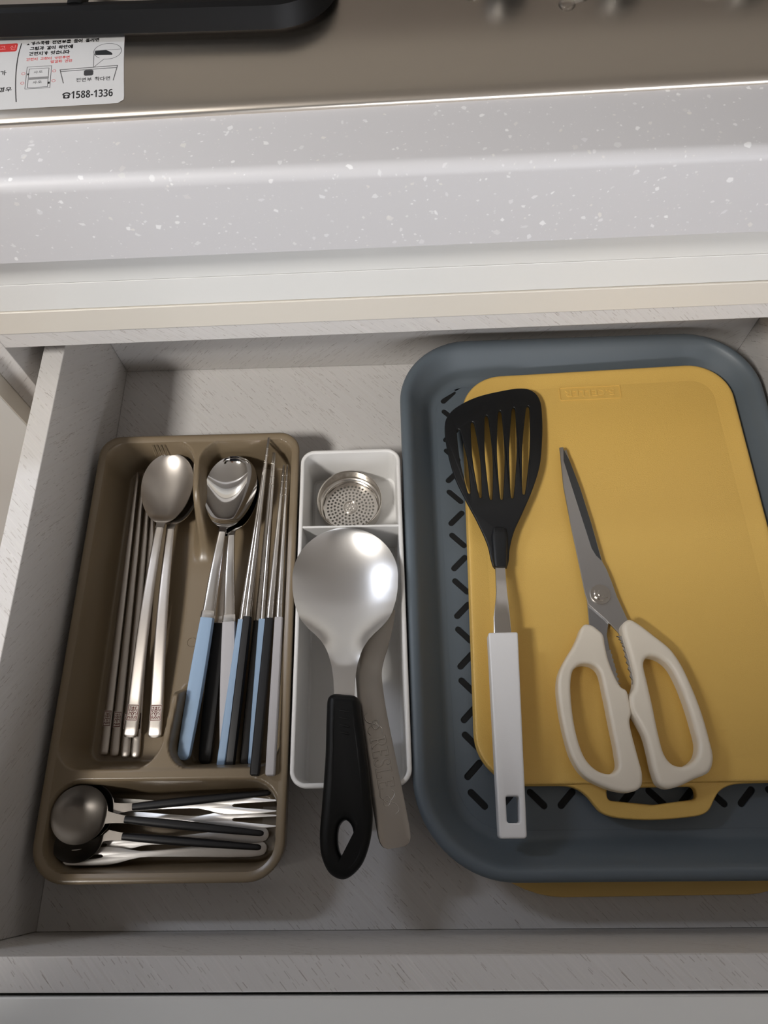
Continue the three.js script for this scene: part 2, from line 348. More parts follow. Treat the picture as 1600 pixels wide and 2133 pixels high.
const arc = (cz, cy, r, a0, a1, n) => Array.from({ length: n + 1 }, (_, i) => { const a = lerp(a0, a1, i / n); return [cz + r * Math.cos(a), cy + r * Math.sin(a)]; });
const WT = 0.2917;                                                 // top of the worktop
{
  const t = thing('worktop', 'pale speckled solid-surface worktop with a rounded front edge above the drawer', 'worktop', [0, 0.2365, 0.0935]);
  t.rotation.y = CAB_TURN; const h = WT - 0.2365, r = 0.0065;
  const prof = [[-0.03, 0], [-0.0015, 0], [0, 0.0015], ...arc(-r, h - r, r, 0, Math.PI / 2, 8), [-0.66, h], [-0.66, h - 0.03], [-0.03, 0]];
  part(t, 'worktop_slab', profileRun(prof, -1.2, 1.6), M.stone);
}
// hob: front line at z = 0.0524 at x = 0
const hob = thing('gas_hob', 'brushed steel gas hob set into the worktop with black knobs along its front', 'hob', [0, WT, 0.0524]);
hob.rotation.y = 0.031;
const hobProf = [[0, 0], [0, 0.0012], [-0.0008, 0.0026], [-0.0025, 0.0038], [-0.006, 0.0048], [-0.014, 0.0060], [-0.024, 0.0073], [-0.034, 0.0084], [-0.044, 0.0091], [-0.055, 0.0094], [-0.07, 0.0095]];
const hobY = (w) => { for (let i = 1; i < hobProf.length; i++) if (w >= hobProf[i][0]) { const [a, b] = [hobProf[i - 1], hobProf[i]]; return lerp(a[1], b[1], (w - a[0]) / (b[0] - a[0] || 1)); } return 0.0095; };
part(hob, 'hob_body', profileRun([...hobProf, [-0.5, 0.0095], [-0.5, 0]], -0.25, 0.62, 0.6), M.hob);
for (const kx of [0.3215, 0.3885, 0.4625]) {
  const pts = [[0, 0.023], [0.0105, 0.023], [0.0125, 0.0215], [0.0135, 0.010], [0.0145, 0.0065], [0.0185, 0.005], [0.0208, 0.003], [0.021, 0], [0, 0]].map(([x, y]) => new THREE.Vector2(x, y)).reverse();
  const g = new THREE.LatheGeometry(pts, 40).translate(kx, 0.0095, -0.0945);
  const k = part(hob, 'control_knob', crease(g, 0.5), M.knob);
  part(k, 'grip', slab(kx - 0.0045, kx + 0.0045, 0.0315, 0.0355, -0.1075, -0.0815, 0.0015), M.knob);
}
{ // clear stick-on pads between the knobs
  const ring = (x, z, w, d, r) => { const t = [], n = 40; for (let i = 0; i <= n; i++) { const a = i / n * 2 * Math.PI, c = Math.cos(a), s = Math.sin(a), f = Math.pow(c ** 6 + s ** 6, -1 / 6); t.push([x + c * f * w, 9.9, z + s * f * d]); } return tube(t, r, 60, 8); };
  const dome = (x, z, r) => new THREE.SphereGeometry(r / 1000, 24, 10, 0, 6.284, 0, Math.PI / 2).scale(1, 0.5, 1).translate(x / 1000, 0.0096, z / 1000);
  part(hob, 'clear_pad', dome(299, -71, 4.2), M.clear);
  part(hob, 'clear_pad', merge([ring(354, -68, 6, 5, 1.2), dome(349, -59.5, 4.6)]), M.clear);
  part(hob, 'clear_pad', ring(429, -62, 6.5, 4, 1.2), M.clear);
}
// hangul set out as strokes: each syllable a small list of polylines on a 10 x 10 grid
const J = { // initial shapes
  g: [[1, 2, 8, 2, 8, 9]], n: [[1.5, 1, 1.5, 8.5, 9, 8.5]], d: [[9, 1.5, 1.5, 1.5, 1.5, 8.5, 9, 8.5]], r: [[1, 1, 8.5, 1, 8.5, 4.8, 1.5, 4.8, 1.5, 9, 9, 9]], m: [[1.5, 1.5, 8.5, 1.5, 8.5, 8.5, 1.5, 8.5, 1.5, 1.5]],
  b: [[1.5, 1, 1.5, 9, 8.5, 9, 8.5, 1], [1.5, 5, 8.5, 5]], s: [[5, 1, 4.5, 4, 1, 9], [4.8, 4, 9, 9]], o: [[5, 1, 8, 2.2, 9, 5, 8, 7.8, 5, 9, 2, 7.8, 1, 5, 2, 2.2, 5, 1]], j: [[1, 1.5, 9, 1.5], [5, 1.5, 4.5, 5, 1, 9], [4.8, 5, 9, 9]],
  h: [[4, 0.5, 6, 0.5], [1, 2.5, 9, 2.5], [5, 4, 8, 6.5, 5, 9, 2, 6.5, 5, 4]], p: [[1, 1.5, 9, 1.5], [3, 1.5, 3, 8.5], [7, 1.5, 7, 8.5], [1, 8.5, 9, 8.5]], k: [[1, 2, 8, 2, 8, 9], [2, 5.2, 8, 5.2]], t: [[9, 1, 1.5, 1, 1.5, 9, 9, 9], [1.5, 5, 8.5, 5]],
  G: [[0.5, 2, 4, 2, 4, 9], [5.5, 2, 9, 2, 9, 9]],
};
const V = { e: ['v', [[7.2, 0, 7.2, 10], [5.2, 4.5, 7.2, 4.5], [9.4, 0, 9.4, 10]]], a: ['v', [[7, 0, 7, 10], [7, 5, 9.5, 5]]], eo: ['v', [[8, 0, 8, 10], [5.5, 4, 8, 4]]], yeo: ['v', [[8, 0, 8, 10], [5.5, 3, 8, 3], [5.5, 6, 8, 6]]], i: ['v', [[8, 0, 8, 10]]], o: ['h', [[5, 5.8, 5, 8], [0.5, 8, 9.5, 8]]], u: ['h', [[0.5, 6.5, 9.5, 6.5], [5, 6.5, 5, 9]]], eu: ['h', [[0.5, 7, 9.5, 7]]], yo: ['h', [[3.5, 5.8, 3.5, 8], [6.5, 5.8, 6.5, 8], [0.5, 8, 9.5, 8]]], wa: ['w', [[3, 5.5, 3, 7.5], [0, 7.5, 6, 7.5], [7.5, 0, 7.5, 10], [7.5, 5, 10, 5]]] };
function syllable(c, x, y, w, h, i, v, f) {                       // initial, vowel, final
  const [kind, strokes] = V[v], top = f ? 0.62 : 1;
  const draw = (lists, bx, by, bw, bh) => { for (const l of lists) { c.beginPath(); for (let k = 0; k < l.length; k += 2) c.lineTo(x + (bx + l[k] / 10 * bw) * w, y + (by + l[k + 1] / 10 * bh) * h); c.stroke(); } };
  if (kind === 'v') draw(J[i], 0, 0.05, 0.55, 0.85 * top); else if (kind === 'w') draw(J[i], 0, 0, 0.6, 0.5 * top); else draw(J[i], 0.1, 0, 0.8, 0.52 * top);
  draw(strokes, 0, 0, 1, top * (kind === 'h' && f ? 1 : 1));
  if (f) draw(J[f], 0.12, 0.68, 0.8, 0.32);
}
function hangul(c, text, x, y, w, h, gap = 1.12) { for (const word of text.split(' ')) { for (const s of word.split('.')) { if (!s) continue; const [i, v, f] = s.split('-'); syllable(c, x, y, w, h, i, v, f); x += w * gap; } x += w * 0.55; } return x; }
const labelTex = canvasTex(1400, 1024, (c, w, h) => {             // print on the hob's stick-on label; 70 mm x 51 mm
  c.fillStyle = 'rgb(203,203,203)'; c.fillRect(0, 0, w, h); c.lineCap = 'round'; c.lineJoin = 'round';
  c.fillStyle = 'rgb(196,62,60)'; c.beginPath(); c.roundRect(-40, 90, 380, 130, 22); c.fill();
  c.strokeStyle = 'rgb(226,150,148)'; c.lineWidth = 7; hangul(c, 'g-a-n g-o s-i-n', 60, 120, 62, 66);
  c.strokeStyle = 'rgb(35,35,35)'; c.lineWidth = 10; c.beginPath(); c.moveTo(375, 100); c.quadraticCurveTo(345, 450, 400, 930); c.stroke();
  c.lineWidth = 9;
  hangul(c, 'n-eu-n s-o.r-i.g-a', -10, 500, 58, 62); hangul(c, 'G-eo.j-i.n-eu-n g-yeo-o.o-u', 0, 730, 58, 62, 1.1); hangul(c, 'n-eu-n g-yeo-o.o-u', -10, 850, 58, 62);
  c.fillStyle = 'rgb(30,30,30)'; c.beginPath(); c.moveTo(428, 132); c.lineTo(444, 104); c.lineTo(460, 132); c.fill();
  c.strokeStyle = 'rgb(28,28,28)'; c.lineWidth = 10;
  hangul(c, 'g-a.s-eu.k-u-g.t-a-b j-eo-n.m-yeo-n.b-u.r-eu-r d-eu-r.o-eo o-o-r.r-i.m-yeo-n', 470, 82, 43, 52, 1.1);
  hangul(c, 'g-eu.r-i-m.g-wa g-a-t.o-i h-a.d-a-n.o-e', 470, 166, 43, 52, 1.1);
  hangul(c, 'g-eo-n.j-eo-n.j-i.g-a o-i-s.s-eu-b.n-i.d-a', 470, 248, 43, 52, 1.1);
  c.strokeStyle = 'rgb(196,92,92)'; c.lineWidth = 7; hangul(c, 'g-eo-n.j-eo-n.j-i g-yo.h-wa-n.o-i g-a.j-eo-n.h-u.m-yeo-n', 450, 338, 36, 38, 1.08); hangul(c, 'j-eo-m.g-eo-m.h-a g-eo-n.j-eo-n', 690, 392, 36, 38, 1.08);
  c.strokeStyle = 'rgb(80,80,80)'; c.lineWidth = 6; c.strokeRect(470, 470, 235, 300); c.strokeRect(492, 500, 190, 120); c.strokeRect(492, 645, 190, 110); c.fillStyle = 'rgb(130,130,130)'; c.fillRect(488, 618, 200, 22);
  c.fillStyle = 'rgb(25,25,25)'; c.fillRect(478, 560, 18, 24); c.fillRect(680, 690, 20, 28); c.lineWidth = 5; hangul(c, 's-a.o-o', 540, 530, 40, 34); hangul(c, 's-a.o-o', 540, 670, 40, 34);
  c.strokeStyle = 'rgb(196,92,92)'; for (const [x, y] of [[440, 560], [440, 690], [735, 545], [735, 680]]) { c.beginPath(); c.arc(x, y, 16, 0, 7); c.stroke(); }
  c.strokeStyle = 'rgb(70,70,70)'; c.lineWidth = 8; c.beginPath(); c.moveTo(830, 720); c.lineTo(790, 535); c.lineTo(1340, 520); c.lineTo(1300, 720); c.moveTo(795, 560); c.lineTo(1335, 548); c.stroke();
  c.fillStyle = 'rgb(60,60,62)'; c.beginPath(); c.roundRect(1020, 560, 90, 78, 20); c.fill();
  c.lineWidth = 7; hangul(c, 'j-eo-n.m-yeo-n.b-u h-wa-g.d-a.m-yeo-n', 950, 665, 46, 50, 1.1);
  c.strokeStyle = 'rgb(90,90,92)'; c.lineWidth = 6; c.beginPath(); c.ellipse(1240, 300, 135, 120, 0, 2.2, 8.1); c.lineTo(1110, 530); c.lineTo(1108, 330); c.stroke(); c.beginPath(); c.moveTo(1120, 285); c.lineTo(1370, 280); c.stroke();
  c.fillStyle = 'rgb(40,42,44)'; c.beginPath(); c.moveTo(1115, 290); c.lineTo(1225, 285); c.quadraticCurveTo(1300, 330, 1285, 360); c.lineTo(1120, 350); c.fill();
  c.fillStyle = 'rgb(30,30,32)'; c.font = 'bold 104px sans-serif'; c.save(); c.translate(905, 930); c.scale(0.8, 1.28); c.fillText('1588-1336', 0, 0); c.restore();
  c.beginPath(); c.roundRect(835, 880, 60, 46, 10); c.fill(); c.lineWidth = 16; c.strokeStyle = 'rgb(30,30,32)'; c.beginPath(); c.arc(865, 888, 34, 3.5, 5.9); c.stroke(); c.fillStyle = 'rgb(203,203,203)'; c.beginPath(); c.arc(865, 902, 13, 0, 7); c.fill();
});
{ // label follows the hob's curved front
  const w0 = 0.0385, d0 = 0.0515, xc = 0.0355, pos = [], uv = [], idx = [], N = 24, R = 0.0035;
  for (let i = 0; i <= N; i++) { const t = i / N, w = lerp(-0.0585, -0.0585 + d0, t), edge = Math.min(t, 1 - t) * d0, cut = edge < R ? R - Math.sqrt(R * R - (R - edge) ** 2) : 0, sh = lerp(0, 0.0035, t);
    pos.push(xc - w0, hobY(w) + 0.00025, w, xc + w0 - cut + 0.0 + sh, hobY(w) + 0.00025, w); uv.push(0, 1 - t, 1 - cut / 0.077, 1 - t); }
  for (let i = 0; i < N; i++) { const a = i * 2; idx.push(a, a + 2, a + 1, a + 1, a + 2, a + 3); }
  const g = new THREE.BufferGeometry(); g.setAttribute('position', new THREE.Float32BufferAttribute(pos, 3)); g.setAttribute('uv', new THREE.Float32BufferAttribute(uv, 2)); g.setIndex(idx); g.computeVertexNormals();
  part(hob, 'printed_label', g.translate(0.033, 0, 0), std({ map: labelTex, roughness: 0.35 }), 'white printed instruction label with a phone number');
}
{ // cast-iron pan support standing on the hob
  const t = thing('pan_support', 'black cast-iron pan support with a rounded corner on the steel hob', 'pan support', [0.0, WT + 0.0095, -0.15]);
  const loop = roundLoop([[-235, -298], [222, -290], [222, 0], [-235, -7.5]], 34, 10);
  wpart(t, 'frame_ring', ringSkin(loop, [[0, 0.305], [0.0005, 0.3085], [0.003, 0.3155], [0.006, 0.3165], [0.0105, 0.3155], [0.0125, 0.3095], [0.0125, 0.305]], { closed: true, ang: 0.5 }), M.iron);
  for (const [x, z0, z1] of [[83, -11, -97], [-70, -13, -97], [83, -275, -190], [-70, -275, -190]]) wpart(t, 'finger', bar([{ p: [x, 313, z0], w: 4.5, t: 4 }, { p: [x - 1, 316, (z0 + z1) / 2], w: 4.5, t: 4.5 }, { p: [x - 2, 317, z1], w: 4, t: 4.5 }], 4, 12), M.iron);
  for (const [x, z] of [[-229, -20], [216, -40], [-229, -270], [216, -270]]) wpart(t, 'foot', new THREE.CylinderGeometry(0.005, 0.006, 0.006, 16).translate(x / 1000, WT + 0.0125, z / 1000), M.iron);
}

// ---------------------------------------------------------------- the drawer
const W = 0.5537, D = 0.4503, SH = 0.1101;
const drawer = thing('drawer', 'pulled-out pale laminate kitchen drawer holding the utensils', 'drawer', [W / 2, -0.014, D / 2]);
wpart(drawer, 'drawer_floor', slab(0, W, -0.014, 0, 0, D, 0.0003), M.laminate);
wpart(drawer, 'side_panel', slab(-0.0166, -0.0002, -0.03, SH, -0.016, D, 0.0008), M.laminate);
wpart(drawer, 'side_panel', slab(W + 0.0002, W + 0.0166, -0.03, SH, -0.016, D, 0.0008), M.laminate);
wpart(drawer, 'back_panel', slab(0, W, -0.03, 0.1, -0.016, -0.0002, 0.0008), M.laminate);
wpart(drawer, 'front_panel', slab(-0.0166, W + 0.0166, -0.03, 0.1138, D + 0.0002, D + 0.0167, 0.0008), M.laminate);
wpart(drawer, 'face_panel', slab(-0.047, W + 0.047, -0.06, 0.1140, D + 0.0182, D + 0.0372, 0.0012), M.cabinet, 'white drawer face');
wpart(drawer, 'joint_gap', slab(-0.0166, W + 0.0166, -0.03, 0.108, D + 0.0166, D + 0.0183, 0.0002), M.dark);

// ---------------------------------------------------------------- brown cutlery tray
{
  const t = thing('cutlery_tray', 'glossy brown plastic cutlery tray with three compartments along the left of the drawer', 'cutlery tray', [0.088, 0, 0.256]);
  const H = 0.0405, FL = 0.0028;
  const outer = roundLoop([[6.5, 93], [169.5, 92.5], [171.5, 420], [7, 420.5]], [17, 17, 24, 24], 10);
  const sd = (x, z, x0, x1, z0, z1, r) => { const cx = (x0 + x1) / 2, cz = (z0 + z1) / 2, qx = Math.abs(x - cx) - (x1 - x0) / 2 + r, qz = Math.abs(z - cz) - (z1 - z0) / 2 + r; return Math.hypot(Math.max(qx, 0), Math.max(qz, 0)) + Math.min(Math.max(qx, qz), 0) - r; };
  const wallY = (d, run) => { const q = Math.min(1, Math.max(0, -d / run)); return 1 - (q < 0.12 ? 0.5 * q * q / 0.12 : q > 0.85 ? 1 - 0.3 * Math.pow((1 - q) / 0.15, 2) * 0.5 - 0.0 : lerp(0.06, 0.85, (q - 0.12) / 0.73)); };
  const prof = (d, run) => { const q = Math.min(1, Math.max(0, -d / run)); return 1 - sstep(0, 1, 0.08 + 0.92 * q) * 1.0 - (q <= 0 ? 0 : 0) ; };
  const heightAt = (x, z) => {
    const k = (z - 92) / 328, x0 = 12 + k * 1.0, x1 = 164.3 + k * 2;
    const dAB = sd(x, z, x0, x1, 98, 351, 18), dC = sd(x, z, x0, x1, 358.5, 414.5, 20);
    let f = Math.min(prof(dAB, 8), prof(dC, 6.5)); if (dAB > 0 && dC > 0) f = 1;
    // ridge between the two long compartments, cut away in the middle
    const xc = lerp(86.5, 90.5, sstep(98, 190, z)) - sstep(286, 350, z) * 5;
    const back = 1 - sstep(138, 193, z), front = sstep(287, 303, z), hgt = Math.max(back, front);
    const fil = (d) => (d < 19 ? 19 - Math.sqrt(Math.max(0, 361 - (19 - Math.max(0, d)) ** 2)) : 0), hw = 2.2 + fil(z - 98) + fil(351 - z);
    if (z < 352) f = Math.max(f, hgt * prof(-(Math.abs(x - xc) - hw), z > 240 ? 5.5 : 8));
    return FL + (H - FL) * f;
  };
  const s = 1.15, nx = Math.round(158 / s), nz = Math.round(322 / s), pos = [], idx = [];
  const inside = (x, z) => sd(x, z, 8.8, 169.2 + (z - 92) / 328 * 2 - 1, 95, 418, 20) < 0;
  for (let j = 0; j <= nz; j++) for (let i = 0; i <= nx; i++) { const x = 10 + i * (159.5 / nx), z = 95.5 + j * (322 / nz); pos.push(x / 1000, heightAt(x, z), z / 1000); }
  for (let j = 0; j < nz; j++) for (let i = 0; i < nx; i++) { const a = j * (nx + 1) + i, x = pos[a * 3] * 1000 + 0.5, z = pos[a * 3 + 2] * 1000 + 0.5; if (inside(x, z)) idx.push(a, a + nx + 1, a + 1, a + 1, a + nx + 1, a + nx + 2); }
  const g = new THREE.BufferGeometry(); g.setAttribute('position', new THREE.Float32BufferAttribute(pos, 3)); g.setIndex(idx); g.computeVertexNormals();
  wpart(t, 'tray_body', planarUV(g), M.tray);
  wpart(t, 'tray_rim', ringSkin(outer, [[0.009, 0], [0.005, 0.0008], [0.0035, 0.01], [0.0008, 0.036], [0, 0.0395], [0.0003, 0.0408], [0.0014, 0.0414], [0.003, 0.0414], [0.0048, 0.0409], [0.0062, 0.0404]], { capStart: true, ang: 0.9 }), M.tray);
  // moulded ticks on the back wall and a mould mark on the floor
  for (let i = 0; i < 4; i++) wpart(t, 'moulded_tick', bar([{ p: [48 + i * 3.1, 38, 100.2], w: 0.5, t: 0.5 }, { p: [47.6 + i * 3.1, 26, 103.4], w: 0.5, t: 0.5 }], 2, 8), M.tray);
  wpart(t, 'mould_mark', new THREE.TorusGeometry(0.0036, 0.0003, 6, 32).rotateX(Math.PI / 2).translate(0.0865, 0.0029, 0.2555), M.tray);
}
// stamped red square pattern on the matte steel set
const stampTex = canvasTex(256, 320, (c, w, h) => {
  c.fillStyle = 'rgb(201,194,186)'; c.fillRect(0, 0, w, h); c.strokeStyle = 'rgb(88,34,30)'; c.lineWidth = 13; c.lineJoin = 'miter';
  const L = (...p) => { c.beginPath(); for (let i = 0; i < p.length; i += 2) c.lineTo(p[i], p[i + 1]); c.stroke(); };
  c.strokeRect(14, 14, w - 28, h - 28);
  for (const m of [0, 1]) { c.save(); if (m) { c.translate(w, 0); c.scale(-1, 1); } L(128, 40, 128, 130); L(100, 60, 128, 60); L(96, 92, 128, 92); L(40, 50, 76, 50, 76, 110, 100, 130, 128, 130); L(40, 84, 40, 120, 60, 140); c.beginPath(); c.arc(74, 188, 30, 2.2, 6.4); c.stroke(); L(128, 150, 100, 180, 110, 205, 128, 215); L(36, 286, 36, 240, 70, 240, 70, 270, 100, 270); L(128, 230, 104, 252, 128, 276); c.restore(); }
});
const stampM = std({ map: stampTex, metalness: 1, roughness: 0.36 });
const stampPlate = (w, l, z, y) => { const g = new THREE.PlaneGeometry(w, l).rotateX(-Math.PI / 2).translate(0, y, z); return g; };

// ---------------------------------------------------------------- spoons
function bowlRows(a, b, neck, depth, th, tailZ) {                  // a half length, b half width, egg shaped, tapering into the neck
  const rows = [];
  for (let i = 0; i <= 40; i++) {
    const u = -Math.cos(Math.PI * i / 40 * 0.93), z = u * a; let w = b * Math.sqrt(Math.max(0, 1 - u * u)) * (1 - 0.13 * u);
    const blend = sstep(0.70, 0.99, u); w = Math.max(w, blend * neck);
    rows.push({ z, w: Math.max(w, 0.0004), y: sstep(0.75, 1, u) * 0.0008, dip: depth * Math.pow(Math.max(0, 1 - u * u), 0.75) * (1 - sstep(0.72, 0.97, u)), th, e: 2.2 });
  }
  const last = rows[rows.length - 1].z;
  for (let i = 1; i <= 4; i++) rows.push({ z: lerp(last, tailZ, i / 4), w: neck, y: 0.0008 + 0.0022 * i / 4, dip: 0, th: lerp(th, 0.002, i / 4), e: 2 });
  return rows;
}
function steelSpoon(label) {
  const t = thing('spoon', label, 'spoon', [0, 0, 0], 'matte steel spoons in the left compartment');
  part(t, 'bowl', rowShell(bowlRows(0.0312, 0.0212, 0.0034, 0.0085, 0.0011, 0.036), 24, 0.9), M.matte);
  const rows = [];
  for (let i = 0; i <= 30; i++) { const u = i / 30, z = lerp(0.0355, 0.1935, u); rows.push({ z, w: lerp(0.0034, 0.0052, Math.pow(u, 0.8)), y: 0.003 + 0.004 * Math.sin(Math.PI * Math.min(1, u * 1.15)) - 0.0035 * u, th: 0.0024, soft: 6 }); }
  for (const [dz, k] of [[0.0010, 0.93], [0.0018, 0.8], [0.0023, 0.62]]) rows.push({ z: 0.1935 + dz, w: 0.0052 * k, y: -0.0005 - dz * 0.4, th: 0.0022, soft: 6 });
  part(t, 'handle', rowShell(rows, 12, 0.7), M.matte);
  const st = stampPlate(0.0083, 0.0115, 0.1785, 0); const q = part(t, 'stamp', st, stampM, 'dark red stamped square ornament'); q.position.y = 0.0001;
  return t;
}
aim(steelSpoon('matte steel spoon lying on top, its bowl fully in view, handle crossing the steel chopsticks'), [58.8, 22.5, 131.5], [50.8, 13.2, 327]);
aim(steelSpoon('matte steel spoon mostly under the top one, its handle end nearest the tray\'s middle ridge'), [63.8, 17.5, 131], [67.3, 8.2, 329]);
// flat steel chopsticks
const stick = thing('chopstick', '', 'chopstick', [0, 0, 0], 'matte steel chopsticks in the left compartment');
{
  const L = 229, secs = [{ p: [0, 0, 0], w: 0.9, t: 0.9 }, { p: [0, 0, 1], w: 1.35, t: 1.3 }];
  for (let i = 1; i <= 18; i++) { const u = i / 18; secs.push({ p: [0, 0, u * (L - 4)], w: lerp(1.4, 3.35, Math.pow(u, 0.7)), t: lerp(1.3, 1.75, u) }); }
  secs.push({ p: [0, 0, L - 1], w: 3.1, t: 1.6 }, { p: [0, 0, L], w: 2.4, t: 1.1 });
  part(stick, 'shaft', bar(secs, 3, 20, 0.6), M.matte);
  part(stick, 'stamp', stampPlate(0.0054, 0.0112, 0.2035, 0.00195), stampM, 'dark red stamped square ornament');
}
[[[27.1, 7.5, 109], [31.3, 5.5, 338], 'leftmost of the four matte steel chopsticks, lying nearest the tray\'s left wall'], [[32.6, 7.5, 110], [39, 5.5, 337.5], 'second matte steel chopstick from the left, its stamped end just left of the top spoon'],
  [[37.9, 6.5, 111], [46.9, 5, 336.6], 'third matte steel chopstick from the left, its stamped end under the top spoon\'s handle'], [[42.6, 6.5, 111.5], [54.2, 5, 336], 'rightmost of the four matte steel chopsticks, running under the top spoon']].forEach(([a, b, label], i) => {
  const o = i ? stick.clone() : stick; if (i) { o.name = numbered('chopstick'); scene.add(o); o.userData = { ...stick.userData }; }
  o.userData.label = label; aim(o, a, b);
});
// polished spoons with coloured handles
function handledSpoon(label, hm, hl, bowlM = M.mirror) {
  const t = thing('spoon', label, 'spoon', [0, 0, 0], 'polished spoons with coloured handles');
  part(t, 'bowl', rowShell(bowlRows(0.0320, 0.0211, 0.0028, 0.0085, 0.0011, 0.037), 32, 0.9), bowlM);
  const rows = []; for (let i = 0; i <= 20; i++) { const u = i / 20, z = lerp(0.0365, 0.101, u); rows.push({ z, w: lerp(0.0028, 0.0046, u), y: 0.003 + 0.0015 * Math.sin(Math.PI * u), th: lerp(0.002, 0.0034, u), soft: 8 }); }
  part(t, 'neck', rowShell(rows, 10, 0.7), M.satin);
  part(t, 'ferrule', bar([{ p: [0, 1.2, 100.5], w: 4.7, t: 2.7 }, { p: [0, 1.2, 101], w: 4.9, t: 2.9 }, { p: [0, 1.2, 106], w: 5.1, t: 3.1 }], 8, 24, 0.5), M.satin);
  const secs = []; for (let i = 0; i <= 22; i++) { const u = i / 22; secs.push({ p: [0, 1.2 - 0.6 * u, lerp(106, 203, u)], w: 4.9 + 1.0 * Math.sin(Math.PI * Math.min(1, u * 0.9)) - 0.7 * u, t: 3.0 + 0.3 * Math.sin(Math.PI * u) - 0.5 * u }); }
  const e = secs[secs.length - 1]; for (const [dz, k] of [[1.4, 0.93], [2.6, 0.8], [3.5, 0.6], [4, 0.3]]) secs.push({ p: [0, 0.6, 203 + dz], w: e.w * k, t: e.t * Math.max(0.5, k) });
  part(t, 'handle', bar(secs, 7, 28, 0.5), hm, hl);
  return t;
}
aim(handledSpoon('polished spoon with a light blue handle, its mirror bowl on top of the stack', M.blue, 'light blue handle'), [112.6, 27, 138], [96.2, 25, 337.6], 0.02);
aim(handledSpoon('polished spoon with a black handle, lying between the blue and the grey handled spoons', M.blackHandle, 'black handle'), [113.6, 22.5, 139.2], [107, 9.5, 339]);
aim(handledSpoon('polished spoon with a pale grey handle, its handle next to the coloured chopsticks', M.paleGrey, 'pale grey handle'), [114.4, 25, 139.5], [123.3, 15.5, 337], 0.03);
// steel chopsticks with coloured grips
const CH = 'steel chopsticks with coloured grips in the right compartment';
function gripStick(label, gm, gl, join, len) {
  const t = thing('chopstick', label, 'chopstick', [0, 0, 0], CH), secs = [{ p: [0, 0, 0], w: 0.7, t: 0.7 }, { p: [0, 0, 0.6], w: 1.0, t: 1.0 }];
  for (let i = 1; i <= 14; i++) secs.push({ p: [0, 0, join * i / 14], w: lerp(1.05, 2.7, i / 14), t: lerp(1.05, 2.7, i / 14) });
  part(t, 'shaft', bar(secs, 2.4, 18, 0.7), M.satin);
  for (const z of [10, 16, 22, 28, join - 14, join - 10]) { const r = lerp(1.05, 2.7, z / join) + 0.08; part(t, 'ring', new THREE.TorusGeometry(r / 1000, 0.00025, 6, 20).translate(0, 0, z / 1000), M.satin); }
  part(t, 'grip', bar([{ p: [0, 0, join - 0.2], w: 2.75, t: 2.75 }, { p: [0, 0, join], w: 2.95, t: 2.95 }, { p: [0, 0, lerp(join, len, 0.6)], w: 3.15, t: 3.1 }, { p: [0, 0, len - 2], w: 3.1, t: 3.0 }, { p: [0, 0, len - 0.6], w: 2.9, t: 2.8 }, { p: [0, 0, len], w: 2.3, t: 2.2 }], 7, 24, 0.45), gm, gl);
  return t;
}
aim(gripStick('chopstick with a light blue grip, leftmost of the coloured chopsticks', M.blue, 'light blue grip', 146, 250), [143.2, 37, 100], [120.6, 17, 347.5]);
aim(gripStick('chopstick with a matte black grip, just right of the leftmost light blue one', M.blackHandle, 'matte black grip', 147, 253), [144.2, 41, 97.5], [127.3, 20, 349.5]);
aim(gripStick('chopstick with a glossy dark grip, sunk between the two matte black ones', M.blackGloss, 'glossy dark grip', 139, 243), [147.2, 33, 106.5], [135.6, 12, 349.5]);
aim(gripStick('chopstick with a light blue grip half hidden under a matte black one', M.blue, 'light blue grip', 137, 240), [148.6, 34, 107.5], [141.8, 13, 349]);
aim(gripStick('chopstick with a matte black grip whose end rests on the tray\'s cross ridge', M.blackHandle, 'matte black grip', 130.5, 239), [156.2, 32, 118], [150, 44.5, 356.3]);
aim(gripStick('chopstick with a pale grey grip, rightmost beside the tray\'s right wall', M.paleGrey, 'pale grey grip', 130, 239), [159.2, 32, 118], [160.4, 44.5, 356.6]);
// round spoons with black handles
function roundSpoon(label) {
  const t = thing('dessert_spoon', label, 'spoon', [0, 0, 0], 'round dark steel spoons with black handles'), rows = [], R = 0.0184;
  for (let i = 0; i <= 36; i++) { const u = -Math.cos(Math.PI * i / 36 * 0.93); let w = R * Math.sqrt(Math.max(0, 1 - u * u)); w = Math.max(w, sstep(0.74, 1, u) * 0.0032); rows.push({ z: u * R, w: Math.max(w, 0.0003), y: 0, dip: 0.0068 * Math.pow(Math.max(0, 1 - u * u), 0.7) * (1 - sstep(0.8, 0.98, u)), th: 0.0011, e: 2.4 }); }
  for (const [z, w, y] of [[0.021, 0.0033, 0.0002], [0.024, 0.0029, 0.0008], [0.0275, 0.0025, 0.0013], [0.031, 0.0023, 0.0016]]) rows.push({ z, w, y, dip: 0, th: 0.0022 });
  part(t, 'bowl', rowShell(rows, 28, 0.9), std({ color: 0x8a847d, metalness: 1, roughness: 0.34 }));
  const secs = []; for (let i = 0; i <= 20; i++) { const u = i / 20; secs.push({ p: [0, 1, lerp(30.5, 120.5, u)], w: 2.25 + 0.75 * Math.sin(Math.PI * Math.pow(u, 0.8)) - 0.35 * u, t: 2.1 + 0.6 * Math.sin(Math.PI * u) - 0.4 * u }); }
  for (const [dz, k] of [[1, 0.9], [1.9, 0.7], [2.5, 0.4]]) secs.push({ p: [0, 1, 120.5 + dz], w: 1.9 * k, t: 1.7 * k });
  part(t, 'handle', bar(secs, 2.4, 20, 0.8), M.blackHandle, 'black handle');
  return t;
}
aim(roundSpoon('round dark steel spoon on top of the pile, its bowl fully in view'), [32.6, 36, 379], [153.5, 24, 391.4]);
